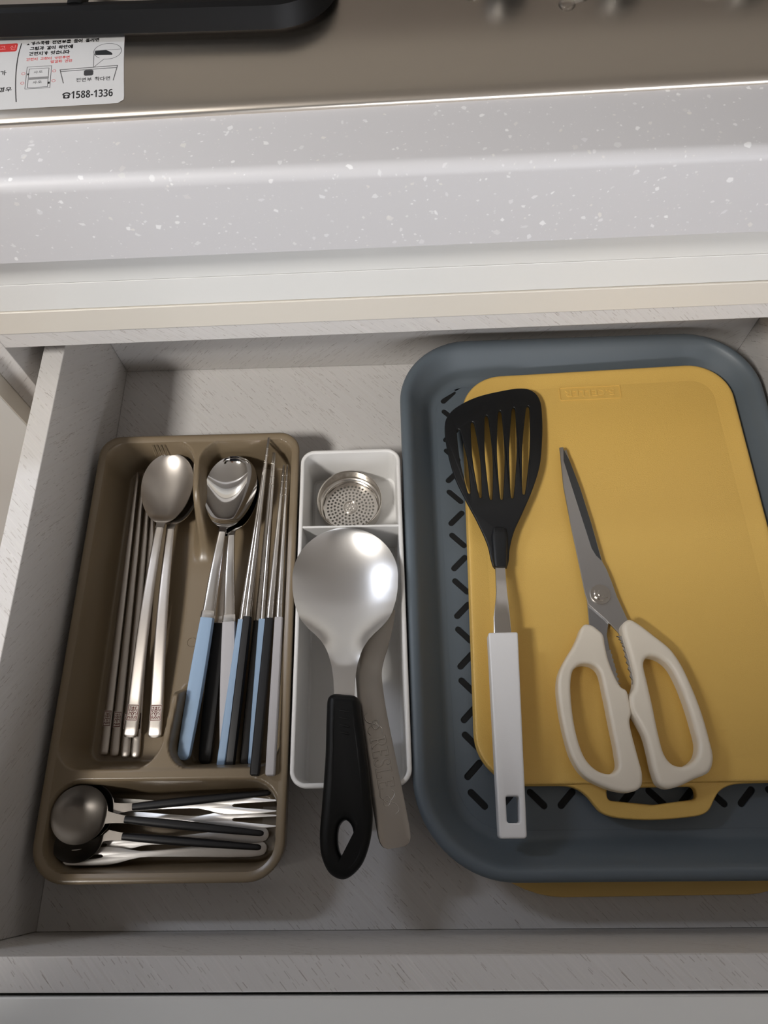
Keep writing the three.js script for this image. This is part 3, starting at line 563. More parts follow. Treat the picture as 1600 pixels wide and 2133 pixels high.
aim(roundSpoon('round dark steel spoon under the pile, its black handle reaching back to the cross ridge'), [35.4, 32, 377.2], [154.4, 21, 365.9]);
aim(roundSpoon('round dark steel spoon lowest in the pile, its black handle nearest the tray front'), [30, 29, 390], [152.2, 19, 400]);
// two-tined forks
const fork = thing('fruit_fork', '', 'fork', [0, 0, 0], 'flat steel forks in the front compartment');
{
  const half = [[150, 0], [149.6, 2], [148, 3.9], [144.5, 5.0], [138, 5.25], [124, 4.9], [100, 3.5], [80, 2.5], [66, 2.0], [60, 2.1], [52, 3.4], [44, 5.2], [37, 5.9], [28, 5.8], [14, 5.1], [2, 4.1], [0, 3.5], [1.5, 2.8]];
  const s = new THREE.Shape(), P = [...half.map(([z, w]) => [w, z]), [1.15, 30], [0.9, 33], [0, 34.2], [-0.9, 33], [-1.15, 30], ...half.slice(1).reverse().map(([z, w]) => [-w, z])];
  P.forEach(([x, z], i) => (i ? s.lineTo(x / 1000, -z / 1000) : s.moveTo(x / 1000, -z / 1000)));
  let g = new THREE.ExtrudeGeometry(s, { depth: 0.0007, bevelEnabled: true, bevelSize: 0.0003, bevelThickness: 0.0003, bevelOffset: -0.0003, bevelSegments: 2 });
  g.rotateX(-Math.PI / 2); g.scale(0.96, 1, 0.933);
  part(fork, 'tines_and_handle', planarUV(crease(g, 0.5)), M.fork);
}
[[[163, 24, 374.3], [24, 9, 371.8], 'flat two-tined fork pointing right, nearest the tray\'s cross ridge'], [[163, 21, 383.7], [24, 8, 379], 'flat two-tined fork pointing right, under the middle black handle'],
  [[15.2, 25, 405.4], [153.4, 6, 400.5], 'flat two-tined fork pointing left, nearest the front of the tray'], [[15.8, 21, 399.2], [152.5, 7, 391.8], 'flat two-tined fork pointing left, mostly hidden under the round spoons']].forEach(([a, b, label], i) => {
  const o = i ? fork.clone() : fork; if (i) { o.name = numbered('fruit_fork'); scene.add(o); o.userData = { ...fork.userData }; }
  o.userData.label = label; aim(o, a, b);
});
{ // a scrap of clear film under the fork tips
  const t = thing('clear_film', 'small scrap of clear plastic film at the right end of the front compartment', 'plastic film', [0.158, 0.006, 0.382]);
  wpart(t, 'film_sheet', slab(0.1495, 0.1605, 0.0052, 0.0054, 0.374, 0.402, 0.0001), std({ color: 0xffffff, transmission: 1, roughness: 0.12, thickness: 0 }));
}

// ---------------------------------------------------------------- white divided box
{
  const t = thing('divided_box', 'white plastic box with one divider, standing between the brown and the grey trays', 'box', [0.211, 0, 0.239]);
  const loop = roundLoop([[172.0, 113.5], [250.2, 113], [254.3, 364], [173.6, 365]], 11, 10);
  wpart(t, 'box_shell', ringSkin(loop, [[0.004, 0.0003], [0.0032, 0.001], [0.0006, 0.0405], [0, 0.0412], [0, 0.0462], [0.0005, 0.047], [0.0012, 0.0473], [0.0024, 0.0473], [0.003, 0.0468], [0.0032, 0.046], [0.0052, 0.004], [0.0068, 0.0025]], { capStart: true, capEnd: true, ang: 0.7 }), M.boxWhite);
  wpart(t, 'divider', slab(0.1755, 0.2495, 0.0024, 0.0468, 0.1785, 0.1803, 0.0005), M.boxWhite);
}
{ // tea strainer
  const t = thing('tea_strainer', 'small round steel strainer with a perforated base in the white box', 'strainer', [0.2085, 0.003, 0.141]);
  const prof = [[22.3, 3.5], [23.0, 3], [24.8, 3.2], [25.3, 4], [25.9, 18.3], [26.3, 18.7], [26.5, 19.5], [26.3, 20.3], [25.9, 20.6], [25.2, 19.9], [24.9, 9.2], [23.4, 8.6], [22.9, 8], [22.5, 4.2], [22.3, 3.5]].map(([x, y]) => new THREE.Vector2(x / 1000, y / 1000));
  wpart(t, 'rim_wall', crease(new THREE.LatheGeometry(prof, 72), 0.5).translate(0.2085, 0, 0.1446), M.satin);
  const disc = new THREE.Shape(); disc.absarc(0, 0, 0.0228, 0, Math.PI * 2);
  const ringR = [7.6, 10.4, 13.2, 16, 18.8]; let n = 0;
  for (const r of ringR) { const k = Math.floor(2 * Math.PI * r / 3.05); for (let i = 0; i < k; i++) { const a = i / k * 6.2832 + n * 0.13, h = new THREE.Path(); h.absarc(r / 1000 * Math.cos(a), r / 1000 * Math.sin(a), 0.00095, 0, Math.PI * 2); disc.holes.push(h); } n++; }
  wpart(t, 'perforated_base', planarUV(crease(new THREE.ExtrudeGeometry(disc, { depth: 0.0005, bevelEnabled: false, curveSegments: 6 }).rotateX(-Math.PI / 2), 0.5)).translate(0.2085, 0.0046, 0.1446), M.satin);
  const em = []; for (const r of [5.6, 4.9]) em.push(new THREE.TorusGeometry(r / 1000, 0.00025, 6, 40).rotateX(Math.PI / 2).translate(0, 0.0052, 0));
  for (let i = 0; i < 9; i++) { const a = i / 9 * 6.283; em.push(new THREE.TorusGeometry(0.0012, 0.00025, 6, 14, 4.6).rotateX(Math.PI / 2).rotateY(a * 2).translate(0.003 * Math.cos(a), 0.0052, 0.003 * Math.sin(a))); }
  em.push(new THREE.TorusGeometry(0.0009, 0.0003, 6, 14).rotateX(Math.PI / 2).translate(0, 0.0052, 0));
  wpart(t, 'embossed_flower', merge(em).translate(0.2085, 0, 0.1446), M.satin, 'raised flower ornament in a ring');
  wpart(t, 'wire_clip', tube([[184.6, 19, 144], [185.5, 8.5, 153], [188.5, 6.8, 155.5], [190.6, 6.8, 156], [190.8, 6.8, 159], [190.5, 8, 162], [196, 9.6, 166.6], [205, 9.6, 169], [214, 8.5, 168]], 0.45, 60, 8), M.satin);
}
// ---------------------------------------------------------------- ladle with a black handle
{
  const t = thing('rice_ladle', 'big round steel ladle with a black rubber handle resting on the white box', 'ladle', [0.209, 0.047, 0.3]);
  const rows = [], R = 0.0383, cz = 0.2222, cx = 0.2090;
  for (let i = 0; i <= 60; i++) {
    const u = i / 60, z = i <= 34 ? cz - R * Math.cos(Math.PI * i / 34 * 0.70) : lerp(cz - R * Math.cos(Math.PI * 0.70), 0.309, (i - 34) / 26), d = z - cz;
    const tab = [[222.2, 38.3], [232, 37.8], [241, 36.2], [250.5, 33.0], [255, 30.2], [260, 26.0], [264.5, 21.2], [269, 16.8], [273.5, 13.8], [278, 11.5], [287.5, 8.7], [296.5, 7.3], [305, 6.9], [311, 6.9]];
    let w = d < 0 ? Math.sqrt(Math.max(0, R * R - d * d)) : 0.0069;
    if (d >= 0) for (let j = 1; j < tab.length; j++) if (z * 1000 >= tab[j - 1][0] && z * 1000 <= tab[j][0]) w = lerp(tab[j - 1][1], tab[j][1], (z * 1000 - tab[j - 1][0]) / (tab[j][0] - tab[j - 1][0])) / 1000;
    const dip = 0.0105 * Math.pow(Math.max(0, 1 - Math.pow(d / (d > 0 ? 0.066 : R), 2)), d > 0 ? 1.15 : 0.8);
    rows.push({ z, w: Math.max(w, 0.0005), x: cx + (z - cz) * 0.01, y: 0.0545 + 0.004 * sstep(0.235, 0.30, z), dip, th: 0.0014, e: 2.2 }); void u;
  }
  wpart(t, 'ladle_bowl', rowShell(rows, 40, 0.9), M.ladle);
  const out = smoothLoop([[199.5, 309.5], [202.5, 307.2], [210, 307.4], [217, 308.4], [219.8, 310.8], [221.5, 322], [224.5, 342], [227.3, 366], [228.6, 383], [226.6, 398], [221, 411], [211.5, 417.8], [203, 415], [197.5, 406], [195.8, 395], [196.8, 375], [198.4, 345], [198.6, 322]], 140);
  const hole = smoothLoop([[211.6, 384.5], [215.4, 387.5], [217, 395], [215.6, 403], [211.8, 407], [208.2, 403], [206.8, 395], [208, 387.5]], 40);
  const hg = plate(out, [hole], 0.0475, 0.0165, 0.0052, 8);
  { const p = hg.attributes.position; for (let i = 0; i < p.count; i++) p.setY(i, p.getY(i) + 0.0015 - 0.003 * sstep(0.31, 0.42, p.getZ(i))); hg.computeVertexNormals(); }
  wpart(t, 'rubber_handle', crease(hg, 0.6), M.blackRubber, 'black rubber handle with a hanging hole');
  for (let i = 0; i < 4; i++) wpart(t, 'grip_ridge', bar([{ p: [207.2 + i * 0.25, 65.1, 318 + i * 4.6], w: 0.5, t: 0.35 }, { p: [210.8 + i * 0.5, 65.15, 318.7 + i * 4.7], w: 0.9, t: 0.5 }, { p: [214.6 - i * 0.2, 65.1, 319.2 + i * 4.8], w: 0.5, t: 0.35 }], 2, 10), M.blackRubber);
}
{ // the steel ladle beneath it
  const t = thing('serving_ladle', 'all-steel ladle under the big one, its engraved flat handle reaching over the box front', 'ladle', [0.225, 0.045, 0.33]);
  const rows = []; for (let i = 0; i <= 32; i++) { const u = -Math.cos(Math.PI * i / 32), R = 0.0335; rows.push({ z: 0.224 + u * R, w: Math.max(0.0004, R * Math.sqrt(1 - u * u)), x: 0.212, y: 0.0455, dip: 0.011 * Math.pow(1 - u * u, 0.7), th: 0.0012 }); }
  wpart(t, 'ladle_bowl', rowShell(rows, 30, 0.9), M.ladle);
  const cl = [[236.5, 44.6, 244, 8.5], [234.5, 44.8, 255, 8.8], [230.5, 45.2, 269, 9.3], [227.0, 46.4, 281, 9.2], [225.8, 47.6, 290, 9.0], [226.6, 48.6, 302, 9.0], [228.6, 49.2, 318, 9.3], [231.6, 49.6, 336, 9.7], [235.6, 50, 358, 10.1], [239, 50.2, 377, 10.4], [241.8, 50.3, 392, 10.4], [242.7, 50.3, 396.5, 9.8], [243.2, 50.3, 399.2, 8.2], [243.4, 50.3, 400.6, 5.6]];
  const cv = new THREE.CatmullRomCurve3(cl.map((c) => new THREE.Vector3(c[0], c[1], c[2]))), secs = [];
  for (let i = 0; i <= 48; i++) { const u = i / 48, p = cv.getPoint(u), k = u * (cl.length - 1), a = Math.floor(Math.min(k, cl.length - 1.001)); secs.push({ p: [p.x, p.y, p.z], w: lerp(cl[a][3], cl[a + 1][3], k - a), t: 1.1 }); }
  const h = wpart(t, 'handle', bar(secs, 10, 28, 0.5), std({ color: 0xb5b0a9, metalness: 1, roughness: 0.28 }));
  const dir = Math.atan2(386 - 330, 241 - 230.6);
  let tx = new TextGeometry('RESLE', { font: serif, size: 0.0105, depth: 0.0005, bevelEnabled: true, bevelSize: 0.00015, bevelThickness: 0.0003, bevelSegments: 1, curveSegments: 4 });
  tx.computeBoundingBox(); const tl = tx.boundingBox.max.x; tx.scale(0.033 / tl, 1, 1); tx.translate(-0.0165, -0.0046, 0).rotateX(-Math.PI / 2).rotateY(-dir).translate(0.2341, 0.0509, 0.3495);
  const orn = []; const co = Math.cos(dir), si = Math.sin(dir), at = (u, v) => [234.1 + u * co - v * si, 51.1, 349.5 + u * si + v * co];
  for (const sg of [-1, 1]) {
    orn.push(tube([[17, 4], [21, 4.5], [24, 1], [27, -4.5], [31, -5.5], [32.5, -3.5]].map(([u, v]) => at(sg * u, sg * v)), 0.35, 30, 6), tube([[18, -3.5], [20.5, -5], [24, -2], [25, 1.5], [22.5, 2.5], [21, 0], [24, -1.5], [27, 0.5], [26.5, 3], [24.5, 3]].map(([u, v]) => at(sg * u, sg * v)), 0.35, 40, 6));
  }
  wpart(t, 'embossed_lettering', merge([tx, ...orn]), h.material, 'raised lettering with scroll ornaments');
}

// ---------------------------------------------------------------- grey draining tray, boards
{
  const b = thing('chopping_board', 'lower yellow board lying under the grey tray, only its front edge showing', 'chopping board', [0.4, 0, 0.23], 'yellow boards');
  delete b.userData.group;
  const loop = roundLoop([[272, 22], [530, 20], [532, 428.5], [277, 429.5]], [40, 40, 60, 75], 14);
  { for (const p of loop) if (p.y > 0.4) p.y += 0.003 * Math.sin(Math.PI * Math.min(1, Math.max(0, (p.x - 0.29) / 0.23))); }
  wpart(b, 'board_plate', ringSkin(loop, [[0.012, 0.0002], [0.006, 0.001], [0.001, 0.008], [0, 0.0095], [0.0004, 0.0108], [0.002, 0.011], [0.008, 0.0105]], { capStart: true, capEnd: true, ang: 0.8 }), M.yellowPlain);
}
const FLAT = 0.0175;
{
  const t = thing('draining_tray', 'big slate-grey plastic tray with black inserts round its floor, standing right of the white box', 'tray', [0.399, 0.011, 0.215]);
  const loop = roundLoop([[250.6, 8.5], [546.2, 6.2], [551, 421], [255, 421.3]], [58, 58, 64, 64], 18);
  const rings = [[0.021, 0.0118], [0.016, 0.0125], [0.012, 0.016], [0.002, 0.0335], [0.0002, 0.038], [0, 0.0405], [0.0006, 0.0432], [0.002, 0.0448], [0.004, 0.0454], [0.0062, 0.045], [0.0082, 0.0434], [0.0105, 0.0402], [0.0225, 0.0215], [0.025, 0.0188], [0.0275, 0.0177], [0.0302, FLAT]];
  wpart(t, 'tray_rim', ringSkin(loop, rings, { ang: 0.9 }), M.grey);
  // slots: zigzag along the left, back, right and front
  const slots = [], cap = (ax, az, bx, bz, r = 2.25) => { const a = Math.atan2(bz - az, bx - ax), l = []; for (let i = 0; i <= 6; i++) l.push([bx + r * Math.cos(a - 1.571 + i * 0.5236), bz + r * Math.sin(a - 1.571 + i * 0.5236)]); for (let i = 0; i <= 6; i++) l.push([ax + r * Math.cos(a + 1.571 + i * 0.5236), az + r * Math.sin(a + 1.571 + i * 0.5236)]); slots.push(mm(l)); };
  for (let i = 0; i < 18; i++) { const z = 47.5 + i * 19.05, x = lerp(293, 297, i / 16) + (i === 17 ? 1.5 : 0), k = i % 2 ? 1 : -1; cap(x - 4.4, z - k * 4.4, x + 4.4, z + k * 4.4); }
  for (let i = 1; i < 11; i++) { const x = 298.6 + i * 20.1, k = i % 2 ? -1 : 1; cap(x - 4.3, 371.4 - k * 4.3, x + 4.3, 371.4 + k * 4.3); }
  wpart(t, 'slotted_floor', plate(inset(loop, 0.0300), slots, FLAT - 0.0022, 0.0022, 0.0003, 1), M.grey);
  const insertM = std({ color: 0x08090a, roughness: 0.8 });
  for (const l of slots) wpart(t, 'grip_insert', plate(inset(l, 0.00004), null, FLAT - 0.0020, 0.0012, 0.0001, 1), insertM, 'black rubber insert');
}
const boardTop = (x) => 0.0262 + (x - 0.297) * 0.036;              // the upper board leans a little: its right edge rides up the tray's slope
{
  const t = thing('chopping_board', 'yellow chopping board with a handle tab, lying in the grey tray under the utensils', 'chopping board', [0.41, 0.02, 0.2]);
  const core = roundLoop([[304.2, 35], [525.5, 32], [531.5, 363.5], [297, 363.8]], [34, 34, 34, 34], 14);
  // outline with the tab on the front edge
  const C = core.slice(); let best = -1;
  for (let i = 0; i < C.length; i++) if (C[i].y > 0.36 && C[(i + 1) % C.length].y > 0.36 && C[i].x - C[(i + 1) % C.length].x > 0.1) best = i;
  const tab = smoothTab([[473, 363.9], [467, 364.5], [461, 366.2], [456.2, 369.2], [452.3, 374], [448, 380], [443, 382.8], [430, 384.6], [411, 385.6], [394, 384.8], [384, 383.2], [378, 380.4], [374.2, 375.8], [370.5, 370.8], [365, 366.4], [359, 364.4], [353, 363.9]]);
  function smoothTab(p) { return new THREE.CatmullRomCurve3(p.map(([x, z]) => new THREE.Vector3(x / 1000, 0, z / 1000))).getPoints(60).map((q) => new THREE.Vector2(q.x, q.z)); }
  const outline = [...C.slice(0, best + 1), ...tab, ...C.slice(best + 1)];
  const hole = roundLoop([[383.5, 365.6], [441.2, 365.4], [441.2, 373.2], [412.6, 376.4], [383.5, 373.4]], [3, 3, 3, 12, 3], 6);
  const lean = (g) => { const p = g.attributes.position; for (let i = 0; i < p.count; i++) p.setY(i, p.getY(i) + boardTop(p.getX(i))); return g; };
  wpart(t, 'board_plate', lean(plate(outline, [hole], -0.0062, 0.0062, 0.0012, 3)), M.yellow);
  wpart(t, 'raised_lip', lean(ringSkin(core, [[0.0004, -0.001], [0.0004, 0.0004], [0.0012, 0.0014], [0.0026, 0.0017], [0.0045, 0.0015], [0.0075, 0.00095], [0.0105, 0.00045], [0.0135, 0.00012], [0.016, -0.00004], [0.018, -0.0004]], { ang: 0.9 })), M.yellow);
  const tx = new TextGeometry('S.CELLER', { font, size: 0.0058, depth: 0.0005, bevelEnabled: true, bevelSize: 0.00012, bevelThickness: 0.0003, bevelSegments: 1, curveSegments: 4 });
  tx.computeBoundingBox(); const k = 0.041 / tx.boundingBox.max.x; tx.scale(k, 1, 1).translate(-0.0205, -0.0029, 0).rotateX(-Math.PI / 2).rotateY(Math.PI).translate(0.4105, -0.0002, 0.0555);
  const frame = ringSkin(roundLoop([[385.2, 49], [436, 49], [436, 62], [385.2, 62]], 1.6, 5), [[0, -0.0002], [0.0002, 0.0006], [0.0006, 0.0006], [0.0008, -0.0002]]);
  wpart(t, 'raised_logo', lean(merge([tx, frame])), M.yellow, 'raised framed lettering');
}
// ---------------------------------------------------------------- spatula
{
  const t = thing('spatula', 'black slotted nylon spatula with a white handle lying on the yellow board', 'spatula', [0.325, 0.028, 0.22]);
  const out = smoothLoop([[287.0, 93], [288.6, 82], [293.5, 74.2], [302, 67.5], [315, 61], [334, 56], [350, 53.6], [358.5, 54.8], [364, 59.2], [367, 67], [366.8, 85], [364.5, 105], [360.2, 128], [353, 148], [343.5, 168], [335.5, 184], [331.5, 197], [329.6, 208], [327.6, 212.2], [323, 213], [318.4, 211.8], [316.9, 207], [314.8, 194], [308.5, 176], [300, 156], [293, 137], [288.6, 115]], 220);
  const slots = [[[298, 92.3], [303.6, 151.1]], [[309.7, 85.4], [312, 155]], [[321.7, 79.4], [320, 156.8]], [[333, 75.1], [328.1, 157]], [[344.5, 72.3], [336.3, 156]], [[356.4, 71.2], [345.4, 152.9]]].map(([a, b]) => {
    const d = Math.hypot(b[0] - a[0], b[1] - a[1]), ux = (b[0] - a[0]) / d, uz = (b[1] - a[1]) / d, l = [];
    for (const [s, w] of [[0, 0.3], [0.02, 1.2], [0.1, 1.75], [0.35, 2.7], [0.55, 2.9], [0.8, 2.0], [0.95, 1.25], [1, 0.6]]) l.push([a[0] + ux * d * s - uz * w, a[1] + uz * d * s + ux * w]);
    return smoothLoop([...l, ...l.map((_, i) => { const [s, w] = [[1, 0.6], [0.95, 1.25], [0.8, 2.0], [0.55, 2.9], [0.35, 2.7], [0.1, 1.75], [0.02, 1.2], [0, 0.3]][i]; return [a[0] + ux * d * s + uz * w, a[1] + uz * d * s - ux * w]; })], 40);
  });
  const g = plate(out, slots, 0, 0.0028, 0.0009, 3), p = g.attributes.position;
  for (let i = 0; i < p.count; i++) { const z = p.getZ(i); p.setY(i, p.getY(i) + 0.0345 + 0.0035 * sstep(0.06, 0.14, z) - 0.0015 * sstep(0.16, 0.21, z)); }
  g.computeVertexNormals(); wpart(t, 'blade', crease(g, 0.6), M.nylon, 'black slotted nylon blade');
  wpart(t, 'socket', bar([{ p: [325.2, 38.6, 179.5], w: 2.6, t: 1.2 }, { p: [325, 38.9, 181], w: 5.3, t: 2.4 }, { p: [324.2, 39.4, 188], w: 6.2, t: 3 }, { p: [323.6, 40, 198], w: 5.6, t: 3.2 }, { p: [323.1, 40.6, 208], w: 5.2, t: 3.2 }, { p: [322.9, 41, 213], w: 4.8, t: 3 }], 3.2, 20), M.nylon);
  wpart(t, 'shaft', bar([{ p: [322.9, 41.2, 208], w: 3.7, t: 0.9 }, { p: [322.6, 41.8, 222], w: 3.9, t: 0.9 }, { p: [322.3, 42.8, 232], w: 4.1, t: 0.9 }, { p: [321.9, 44.2, 238], w: 4.5, t: 0.9 }, { p: [320.6, 45.2, 252], w: 5.8, t: 0.9 }, { p: [320, 45.4, 270], w: 6.4, t: 0.9 }], 8, 20), M.satin);
  const hz0 = 264.4, hz1 = 396, hd = roundLoop([[309.7, hz0], [330.2, hz0], [325.0, hz1], [307.8, hz1]], [1.2, 1.2, 2.2, 2.2], 5), hh = roundLoop([[313.6, 371], [322.2, 371], [321.4, 387], [313.2, 387]], 1.6, 5);
  wpart(t, 'handle', plate(hd, [hh], 0.0385, 0.0135, 0.0013, 4), M.handleWhite, 'white handle with a rectangular hole');
}
// ---------------------------------------------------------------- kitchen scissors
{
  const t = thing('kitchen_scissors', 'kitchen scissors with cream plastic handles lying on the yellow board', 'scissors', [0.4, 0.03, 0.24]);
  const blade = mm([[378.2, 110.2], [381, 109.7], [385, 122], [390.5, 146], [395.6, 177], [399.8, 208], [402.2, 214], [404.6, 224], [407, 236], [412, 252.5], [417, 262], [409, 276], [404, 262], [396, 251.5], [385.4, 240.5], [383.9, 232], [382.6, 214], [379.8, 180], [377.6, 145]]);
  const hol = plate(blade, null, 0.0346, 0.0016, 0.0003, 1);
  wpart(t, 'upper_blade', hol, M.blade);
  const bev = mm([[381.2, 111.5], [385, 122.5], [390.3, 146.5], [395.3, 177], [399.2, 207.2], [395.6, 203], [393, 197], [388, 168], [383.5, 142], [380.2, 122]]);
  wpart(t, 'ground_edge', plate(bev, null, 0.0360, 0.0004, 0.00015, 1), std({ color: 0x5f6163, metalness: 1, roughness: 0.5 }), 'darker ground cutting bevel');
  const low = mm([[384, 110.8], [381.5, 112.5], [379.6, 146], [381.4, 180], [384.3, 214], [385.2, 240], [384.6, 256], [388, 268], [394, 282], [397.5, 290], [399.5, 288], [397, 276], [396.3, 263], [401, 246], [404.3, 226], [401, 212], [394, 178], [389, 146]]);
  wpart(t, 'lower_blade', plate(low, null, 0.0328, 0.0016, 0.0003, 1), std({ color: 0xb6b7ba, metalness: 1, roughness: 0.3 }));
  // toothed bottle-opener edges between the handles
  const edge = new THREE.CatmullRomCurve3([[401.2, 266], [403.2, 270], [404.4, 274.4], [405.0, 282], [406.0, 290], [407.0, 299.8]].map(([x, z]) => new THREE.Vector3(x, 0, z))), tooth = [];
  for (let i = 0; i <= 9; i++) { const p = edge.getPoint(i / 9); tooth.push([p.x - 0.5, p.z]); if (i < 9) { const q = edge.getPoint((i + 0.55) / 9); tooth.push([q.x + 0.9, q.z]); } }
  wpart(t, 'serrated_jaw', plate(mm([...tooth, [411, 300], [412.5, 280], [408.5, 266]]), null, 0.0405, 0.0018, 0.0002, 1), M.blade);
  const tooth2 = []; for (let i = 0; i <= 7; i++) { const u = i / 7; tooth2.push([lerp(396.2, 399.6, u), lerp(275, 299, u)]); if (i < 7) tooth2.push([lerp(395.6, 398.2, (i + 0.5) / 7), lerp(276, 299, (i + 0.5) / 7)]); }
  wpart(t, 'serrated_jaw', plate(mm([...tooth2, [393, 298], [391, 276]]), null, 0.0380, 0.0018, 0.0002, 1), M.blade);
  const pv = wpart(t, 'pivot_nut', merge([new THREE.CylinderGeometry(0.0073, 0.0076, 0.0014, 40).translate(0, 0.0007, 0), new THREE.CylinderGeometry(0.0052, 0.0056, 0.0022, 6).translate(0, 0.0024, 0), new THREE.CylinderGeometry(0.0026, 0.0028, 0.0016, 24).translate(0, 0.004, 0)]).translate(0.3948, 0.0362, 0.2335), M.satin);
  void pv;
  const L = smoothLoop([[376.2, 260.2], [378.6, 258.2], [383, 258.6], [387.6, 262.2], [390.4, 265.8], [390.9, 274], [391.9, 284], [395.1, 296.0], [398.1, 302.4], [401.1, 304.5], [402.3, 312.8], [402.5, 319.3], [400.5, 324.7], [400.9, 334.6], [402.7, 348.5], [403.7, 358.9], [401.7, 366.1], [395.1, 369.3], [386.7, 368.7], [376.8, 365.3], [366.3, 359.0], [360.1, 349.0], [356.8, 334.6], [354.9, 314.8], [355.2, 299.9], [357.8, 290.5], [363.4, 281.2], [369.6, 272.5], [373.4, 265.8]], 180);
  const Lh = smoothLoop([[364.5, 297.0], [367.3, 289.7], [372.8, 286.1], [379.7, 286.5], [384.3, 290.6], [386.5, 306.9], [387.9, 326.7], [389.1, 344.5], [388.5, 354.4], [383.5, 358.0], [375.4, 356.2], [368.5, 349.1], [364.7, 336.6], [363.1, 316.8]], 90);
  wpart(t, 'handle_loop', plate(L, [Lh], 0.0335, 0.0135, 0.0026, 7), M.ivory, 'cream plastic handle');
  const Rr = smoothLoop([[404.9, 258.7], [409.9, 255.4], [414.4, 257.5], [425.3, 267.2], [434.8, 276.6], [440.2, 286.6], [444.5, 300.3], [448.5, 318.8], [450.5, 336.6], [450.7, 349.5], [446.5, 357.6], [436.2, 361.9], [425.3, 366.3], [418.0, 367.5], [413.2, 364.9], [411.1, 357.4], [410.1, 345.5], [408.7, 334.6], [405.1, 325.3], [402.2, 318.4], [402.5, 309.0], [406.0, 303.5], [407.6, 297.0], [406.8, 285], [405.4, 275], [404.2, 265]], 180);
  const Rh = smoothLoop([[415.4, 286.1], [419.0, 282.0], [425.3, 282.7], [431.9, 288.2], [436.4, 298.9], [439.8, 313.8], [441.8, 328.7], [442.4, 341.5], [439.2, 349.1], [430.9, 354.0], [423.9, 352.8], [419.8, 347.1], [418.0, 335.6], [417.0, 316.8], [415.8, 299.9]], 90);
  wpart(t, 'handle_loop', plate(Rr, [Rh], 0.0345, 0.014, 0.0034, 7), M.ivory, 'cream plastic handle');
}
// ---------------------------------------------------------------- the cook taking the picture, outside the frame (her shade and her reflection are in it)
function blob(bones, center, half, res, k = 0.018) {              // capsules [ax, ay, az, bx, by, bz, ra, rb] joined by a smooth minimum, meshed
  const mc = new MarchingCubes(res, new THREE.MeshBasicMaterial(), false, false, 400000); mc.isolation = 0; mc.reset();
  const B = bones.map((b) => ({ a: b.slice(0, 3), d: [b[3] - b[0], b[4] - b[1], b[5] - b[2]], ra: b[6], dr: b[7] - b[6], l: (b[3] - b[0]) ** 2 + (b[4] - b[1]) ** 2 + (b[5] - b[2]) ** 2 || 1e-9 }));
  for (let z = 0, i = 0; z < res; z++) for (let y = 0; y < res; y++) for (let x = 0; x < res; x++, i++) {
    const px = center[0] + (x / (res / 2) - 1) * half[0], py = center[1] + (y / (res / 2) - 1) * half[1], pz = center[2] + (z / (res / 2) - 1) * half[2];
    let s = 0, m = 1e9;
    for (const b of B) {
      const ux = px - b.a[0], uy = py - b.a[1], uz = pz - b.a[2], t = Math.min(1, Math.max(0, (ux * b.d[0] + uy * b.d[1] + uz * b.d[2]) / b.l));
      const d = Math.hypot(ux - t * b.d[0], uy - t * b.d[1], uz - t * b.d[2]) - b.ra - t * b.dr;
      if (d < m) m = d; if (d < 0.25) s += Math.exp(-d / k);
    }
    mc.field[i] = s > 0 ? k * Math.log(s) : -m;
  }
  mc.update();
  let g = new THREE.BufferGeometry(); g.setAttribute('position', new THREE.BufferAttribute(mc.positionArray.slice(0, mc.count * 3), 3));
  g.scale(half[0] * 1000, half[1] * 1000, half[2] * 1000); g = mergeVertices(g, 0.01); g.scale(0.001, 0.001, 0.001); g.translate(...center); g.computeVertexNormals();
  return planarUV(g);
}
